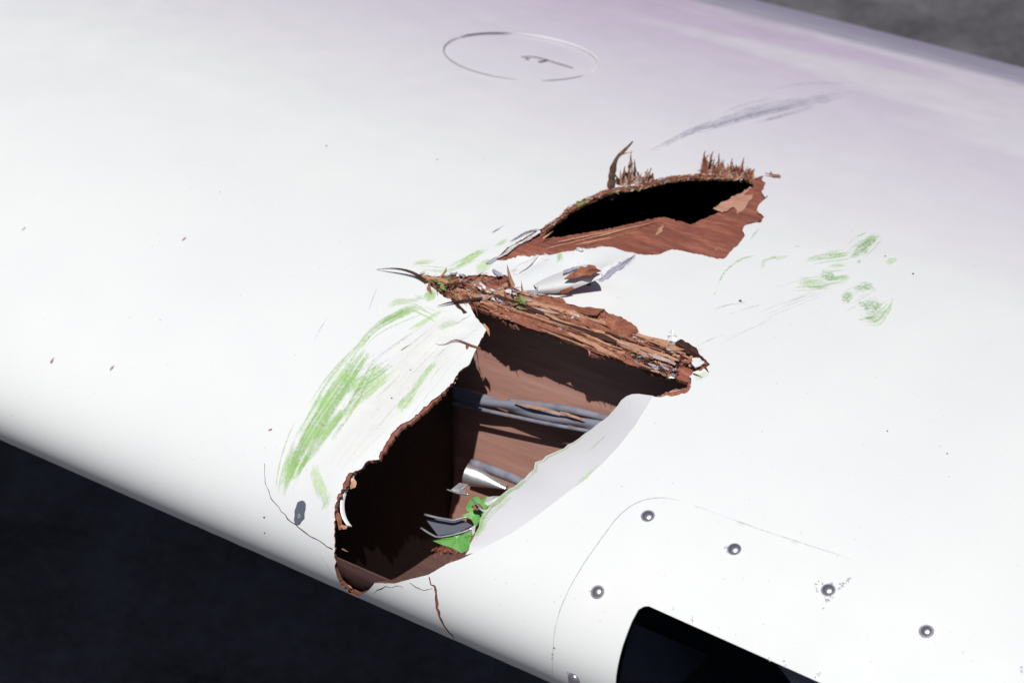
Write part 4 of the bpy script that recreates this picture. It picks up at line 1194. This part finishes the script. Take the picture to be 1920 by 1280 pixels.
scuff([(612, 955, 26), (606, 925, 30), (592, 890, 22), (590, 860, 14)], SC_LIGHT, g)
scuff([(600, 965, 12), (615, 940, 20), (625, 920, 12)], SC_LIGHT, g)
scuff([(640, 760, 40), (680, 725, 46), (715, 700, 38), (728, 692, 20)], SC_LIGHT, g)
scuff([(600, 830, 10), (660, 765, 14), (720, 712, 10), (760, 680, 6)], SC_LIGHT, g)
scuff([(640, 700, 16), (680, 640, 10), (715, 605, 16), (750, 588, 18), (790, 576, 12)], SC_LIGHT, g)
scuff([(700, 620, 8), (730, 597, 18), (760, 583, 18), (785, 577, 10)], SC_GREEN, g)
scuff([(722, 580, 10), (745, 566, 20), (775, 565, 14), (800, 550, 16)], SC_LIGHT, g)
scuff([(795, 562, 20), (808, 552, 26), (818, 545, 12)], SC_GREEN, g)
scuff([(765, 750, 22), (785, 720, 18), (805, 695, 16), (820, 680, 10)], SC_LIGHT, g)
scuff([(745, 775, 24), (765, 750, 30), (780, 730, 16)], SC_LIGHT, g)
scuff([(760, 625, 8), (800, 600, 12), (840, 578, 8)], SC_LIGHT, g)
scuff([(815, 622, 16), (840, 612, 22), (862, 606, 12)], SC_LIGHT, g)
scuff([(770, 498, 10), (790, 492, 14), (812, 490, 10), (824, 483, 6)], SC_LIGHT, g)
scuff([(846, 508, 8), (870, 492, 14), (900, 474, 12), (916, 466, 6)], SC_LIGHT, g)
scuff([(925, 464, 6), (940, 456, 12), (952, 448, 6)], SC_LIGHT, g)
scuff([(885, 520, 20), (905, 500, 26), (930, 482, 14)], SC_LIGHT, g)
scuff([(1044, 496, 14), (1049, 486, 18), (1052, 474, 10)], SC_GREEN, g)
scuff([(1015, 488, 5), (1025, 487, 6), (1035, 486, 3)], SC_LIGHT, g)
# right hand group
scuff([(1336, 562, 3), (1346, 535, 5), (1356, 512, 5), (1372, 497, 4), (1392, 484, 4), (1425, 477, 5), (1450, 469, 3)], SC_SPECK, g)
scuff([(1428, 505, 8), (1432, 492, 14), (1440, 484, 10)], SC_SOFT, g)
scuff([(1500, 490, 8), (1530, 482, 14), (1560, 480, 16), (1592, 476, 10)], SC_SOFT, g)
scuff([(1590, 485, 26), (1612, 468, 30), (1632, 452, 24), (1648, 440, 14)], SC_SPECK, g)
scuff([(1600, 462, 10), (1622, 455, 14), (1644, 444, 12)], SC_SOFT, g)
scuff([(1548, 500, 6), (1568, 497, 9), (1590, 497, 6)], SC_SOFT, g)
scuff([(1535, 512, 24), (1552, 516, 30), (1572, 524, 16)], SC_SPECK, g)
scuff([(1566, 522, 10), (1582, 521, 14), (1594, 519, 8)], SC_SOFT, g)
scuff([(1490, 532, 22), (1530, 534, 26), (1575, 535, 14)], SC_LIGHT, g)
scuff([(1574, 572, 20), (1588, 558, 26), (1600, 545, 16)], SC_SPECK, g)
scuff([(1590, 545, 14), (1625, 534, 18), (1650, 550, 12)], SC_SPECK, g)
scuff([(1600, 570, 40), (1630, 580, 52), (1660, 575, 34)], SC_SPECK, g)
scuff([(1612, 600, 14), (1640, 596, 26), (1664, 582, 18)], SC_SOFT, g)
scuff([(1674, 542, 4), (1674, 562, 7), (1666, 582, 7), (1652, 597, 7), (1632, 606, 5), (1622, 602, 4)], SC_SOFT, g)
scuff([(1660, 498, 8), (1670, 489, 14), (1684, 484, 6)], SC_LIGHT, g)
scuff([(1604, 492, 4), (1611, 490, 9), (1616, 487, 4)], SC_SPECK, g)
for q, c in (([(1490, 492, 14), (1540, 482, 20), (1595, 474, 14)], 12), ([(1590, 485, 26), (1620, 462, 32), (1650, 438, 16)], 16), ([(1480, 534, 30), (1530, 532, 36), (1590, 520, 24)], 14), ([(1576, 575, 26), (1600, 556, 34), (1640, 540, 20)], 8), ([(1608, 600, 16), (1640, 596, 26), (1672, 562, 14)], 12), ([(1425, 500, 16), (1450, 485, 16), (1480, 480, 10)], 5)):
    streaks(q, c, SC_STREAK, g, (1.2, 3.2))
scuff([(1296, 712, 14), (1312, 706, 20), (1334, 698, 12)], SC_LIGHT, g)
scuff([(1070, 920, 5), (1092, 900, 12), (1118, 876, 9), (1128, 864, 4)], SC_LIGHT, g)
streaks([(532, 935, 22), (548, 885, 40), (575, 830, 54), (608, 775, 64), (640, 725, 64), (690, 655, 40)], 24, SC_STREAK, g, (3, 9))
streaks([(640, 770, 40), (680, 725, 60), (740, 680, 40)], 16, SC_STREAK, g, (1.2, 3))
streaks([(640, 700, 16), (700, 620, 20), (790, 574, 30)], 14, SC_STREAK, g, (1.5, 4))
streaks([(745, 780, 30), (785, 720, 30), (825, 675, 20)], 9, SC_STREAK, g, (1.2, 3.2))
streaks([(720, 590, 30), (770, 560, 40), (830, 590, 40)], 8, SC_STREAK, g, (1.2, 3))
streaks([(770, 500, 16), (840, 505, 30), (920, 465, 20)], 10, SC_STREAK, g, (1.2, 3))
streaks([(620, 860, 120), (720, 730, 150), (860, 600, 90)], 16, SC_GSTREAK, 'rub_and_shade_mark', (1.0, 2.4))
streaks([(1195, 298, 14), (1300, 246, 20), (1400, 214, 34), (1510, 190, 30), (1620, 174, 16)], 14, SC_GSTREAK, 'rub_and_shade_mark', (2, 6))
scuff([(1195, 298, 10), (1300, 244, 16), (1400, 213, 26), (1480, 196, 26), (1560, 178, 10), (1660, 171, 6)], SC_GREY, 'rub_and_shade_mark', n=50)
streaks([(1320, 640, 60), (1420, 590, 80), (1560, 540, 60)], 8, SC_GSTREAK, 'rub_and_shade_mark', (1.0, 2.4))
# grey rubs and scratches, with painted crease shade among them
r_ = 'rub_and_shade_mark'
scuff([(1260, 265, 10), (1290, 250, 10), (1330, 232, 8)], SC_GREY, r_)
scuff([(1400, 235, 6), (1470, 216, 8), (1560, 190, 5)], SC_GREY, r_)
scuff([(955, 512, 16), (980, 498, 20), (1012, 480, 10)], SC_GREY, r_)  # soft shade of the groove, painted as a grey film
scuff([(1140, 512, 18), (1170, 495, 22), (1200, 480, 10)], SC_GREY, r_)  # shaded side of the raised crease, painted as a grey film
scuff([(920, 438, 2.5), (934, 430, 3), (948, 421, 2)], SC_DARK, r_)
scuff([(955, 455, 4), (985, 438, 6), (1012, 428, 4)], SC_DARK, r_)
for (x, y, l, a, w) in [(870, 600, 60, -35, 4), (780, 640, 70, -38, 3), (720, 700, 80, -40, 3), (640, 800, 90, -50, 3), (830, 660, 50, -40, 3), (1360, 575, 60, -15, 4), (1400, 580, 120, -17, 4), (1330, 640, 70, -25, 4), (1500, 560, 80, -20, 3), (1645, 458, 40, -12, 2.5),
                        (1495, 463, 22, 8, 3), (1390, 570, 34, -12, 3), (1415, 440, 40, -50, 4), (700, 560, 60, -70, 3), (600, 620, 60, -60, 2.5), (865, 640, 40, -25, 3), (885, 625, 36, -30, 3), (1310, 660, 30, -35, 3), (1160, 560, 26, 10, 3)]:
    dx, dy = math.cos(math.radians(a)) * l, math.sin(math.radians(a)) * l
    scuff([(x - dx / 2, y - dy / 2, w * .5), (x, y - 2, w), (x + dx / 2, y + dy / 2, w * .5)], SC_GREY, r_, n=14, across=3)
# worn, creamier paint on the bruised left side of the hole
scuff([(610, 900, 60), (680, 800, 110), (760, 700, 120), (850, 620, 90), (880, 590, 40)], SC_CREAM, 'worn_paint', lift=.00012, n=30, across=10)
# bare patches, specks, chips round the screws
def blot(px, py, rx, ry, ang, mat, name, lift=.0003, k=16):
    out = []; ca, sa = math.cos(math.radians(ang)), math.sin(math.radians(ang))
    V = []; F = []
    x, s = hit(px, py)[:2]; V.append(surf(x, s, lift)[0])
    for j in range(k):
        th = 2 * math.pi * j / k; q = random.uniform(.82, 1.12)
        u, w = math.cos(th) * rx * q, math.sin(th) * ry * q
        hx = hit(px + u * ca - w * sa, py + u * sa + w * ca); V.append(surf(hx[0], hx[1], lift)[0])
    for j in range(k): F.append((0, 1 + j, 1 + (j + 1) % k))
    return mesh_obj(name, V, F, mat, skin)
blot(563, 960, 11, 23, 12, GUNMETAL, 'bare_patch')['label'] = 'dark oval bare patch left of the hole'
blot(562, 967, 3, 5, 0, METAL, 'bare_patch', .0005)
for (x, y, l, w, a) in [(45, 428, 12, 5, -40), (345, 448, 12, 5, -40), (98, 675, 18, 7, -65), (210, 690, 15, 7, -50), (612, 275, 4, 4, 0), (507, 806, 8, 5, -20), (1830, 500, 30, 12, 0)]:
    dx, dy = math.cos(math.radians(a)) * l / 2, math.sin(math.radians(a)) * l / 2
    scuff([(x - dx, y - dy, w * .6), (x, y, w), (x + dx, y + dy, w * .6)], SC_RED if l < 25 else SC_CREAM, 'stone_chip', n=6, across=3)
for (x, y, rr) in [(496, 969, 2.2), (497, 998, 1.5), (770, 695, 1.5), (735, 748, 1.8), (1388, 564, 3), (1490, 1020, 1.3), (1258, 955, 1.2), (1664, 808, 1.6), (1776, 850, 1.6), (1040, 1214, 2.0), (1111, 1248, 2.0), (1036, 1225, 1.4), (1660, 480, 1.5), (1712, 513, 2), (412, 360, 1), (820, 300, 1.2), (300, 600, 1)]:
    blot(x, y, rr, rr * .8, 0, GUNMETAL, 'stone_chip', k=7)
def chips(path, n, size, spread):
    C = chain(path, 40)
    V = []; F = []
    for i in range(n):
        p = C[random.randrange(40)] + np.array([random.gauss(0, spread), random.gauss(0, spread)])
        k = random.randint(5, 7); q0 = len(V); el = random.uniform(.4, 1.0); an = random.uniform(0, 3.14)
        for j in range(k):
            th = 2 * math.pi * j / k; rr = size * random.uniform(.4, 1.2)
            u, w = math.cos(th) * rr, math.sin(th) * rr * el
            hx = hit(p[0] + u * math.cos(an) - w * math.sin(an), p[1] + u * math.sin(an) + w * math.cos(an))
            V.append(surf(hx[0], hx[1], .00075 + .00001 * (i % 20))[0])
        F.append(tuple(range(q0, q0 + k)))
    mesh_obj('chipped_paint_patch', V, F, LILAC, skin)
chips([(1532, 1090), (1546, 1096), (1560, 1094)], 9, 2.0, 1.5); chips([(1531, 1094), (1532, 1112)], 7, 1.8, 1.0)
chips([(1568, 1110), (1578, 1098), (1586, 1090), (1597, 1084)], 16, 2.2, 1.6); chips([(1553, 1122), (1548, 1131), (1544, 1140)], 7, 2.6, 2.0)
chips([(1542, 1118), (1566, 1120)], 6, 1.8, 2.0)
chips([(1365, 1022), (1362, 1030), (1366, 1038)], 8, 2.4, 1.5); chips([(1722, 1188), (1734, 1194), (1744, 1192)], 8, 2.2, 1.2)
chips([(1301, 1150), (1299, 1160), (1300, 1170)], 7, 1.5, .6); chips([(1262, 1138), (1263, 1146)], 3, 1.2, .5)
chips([(1440, 1230), (1444, 1238)], 4, 1.6, 1.2); chips([(1470, 1238), (1474, 1250)], 6, 1.8, 1.2); chips([(1524, 1270), (1540, 1262)], 7, 1.8, 1.6)
chips([(1105, 1108), (1110, 1109)], 3, 1.3, .6); chips([(1068, 1258), (1076, 1262)], 6, 2.0, 1.5); chips([(1915, 1250), (1918, 1262)], 5, 2.2, 1.5)
chips([(1040, 1196), (1036, 1240)], 8, 1.1, 1.0)
# dirt in the seam of the cover plate
scuff([(x, y, 2.8) for x, y in plate_px], SC_SEAM, 'seam_dirt', lift=.0009, n=60, across=3)
scuff([(1250, 934, 2), (1290, 944, 2.2), (1420, 992, 2.4), (1580, 1043, 2.2), (1660, 1074, 1.2)], SC_GREY, 'seam_dirt', lift=.0009, n=40, across=3)
# thin pale scratch left of the hole near the nose
scuff([(590, 1020, 3), (615, 1060, 4), (630, 1085, 3)], SC_GREY, r_, n=10, across=3)
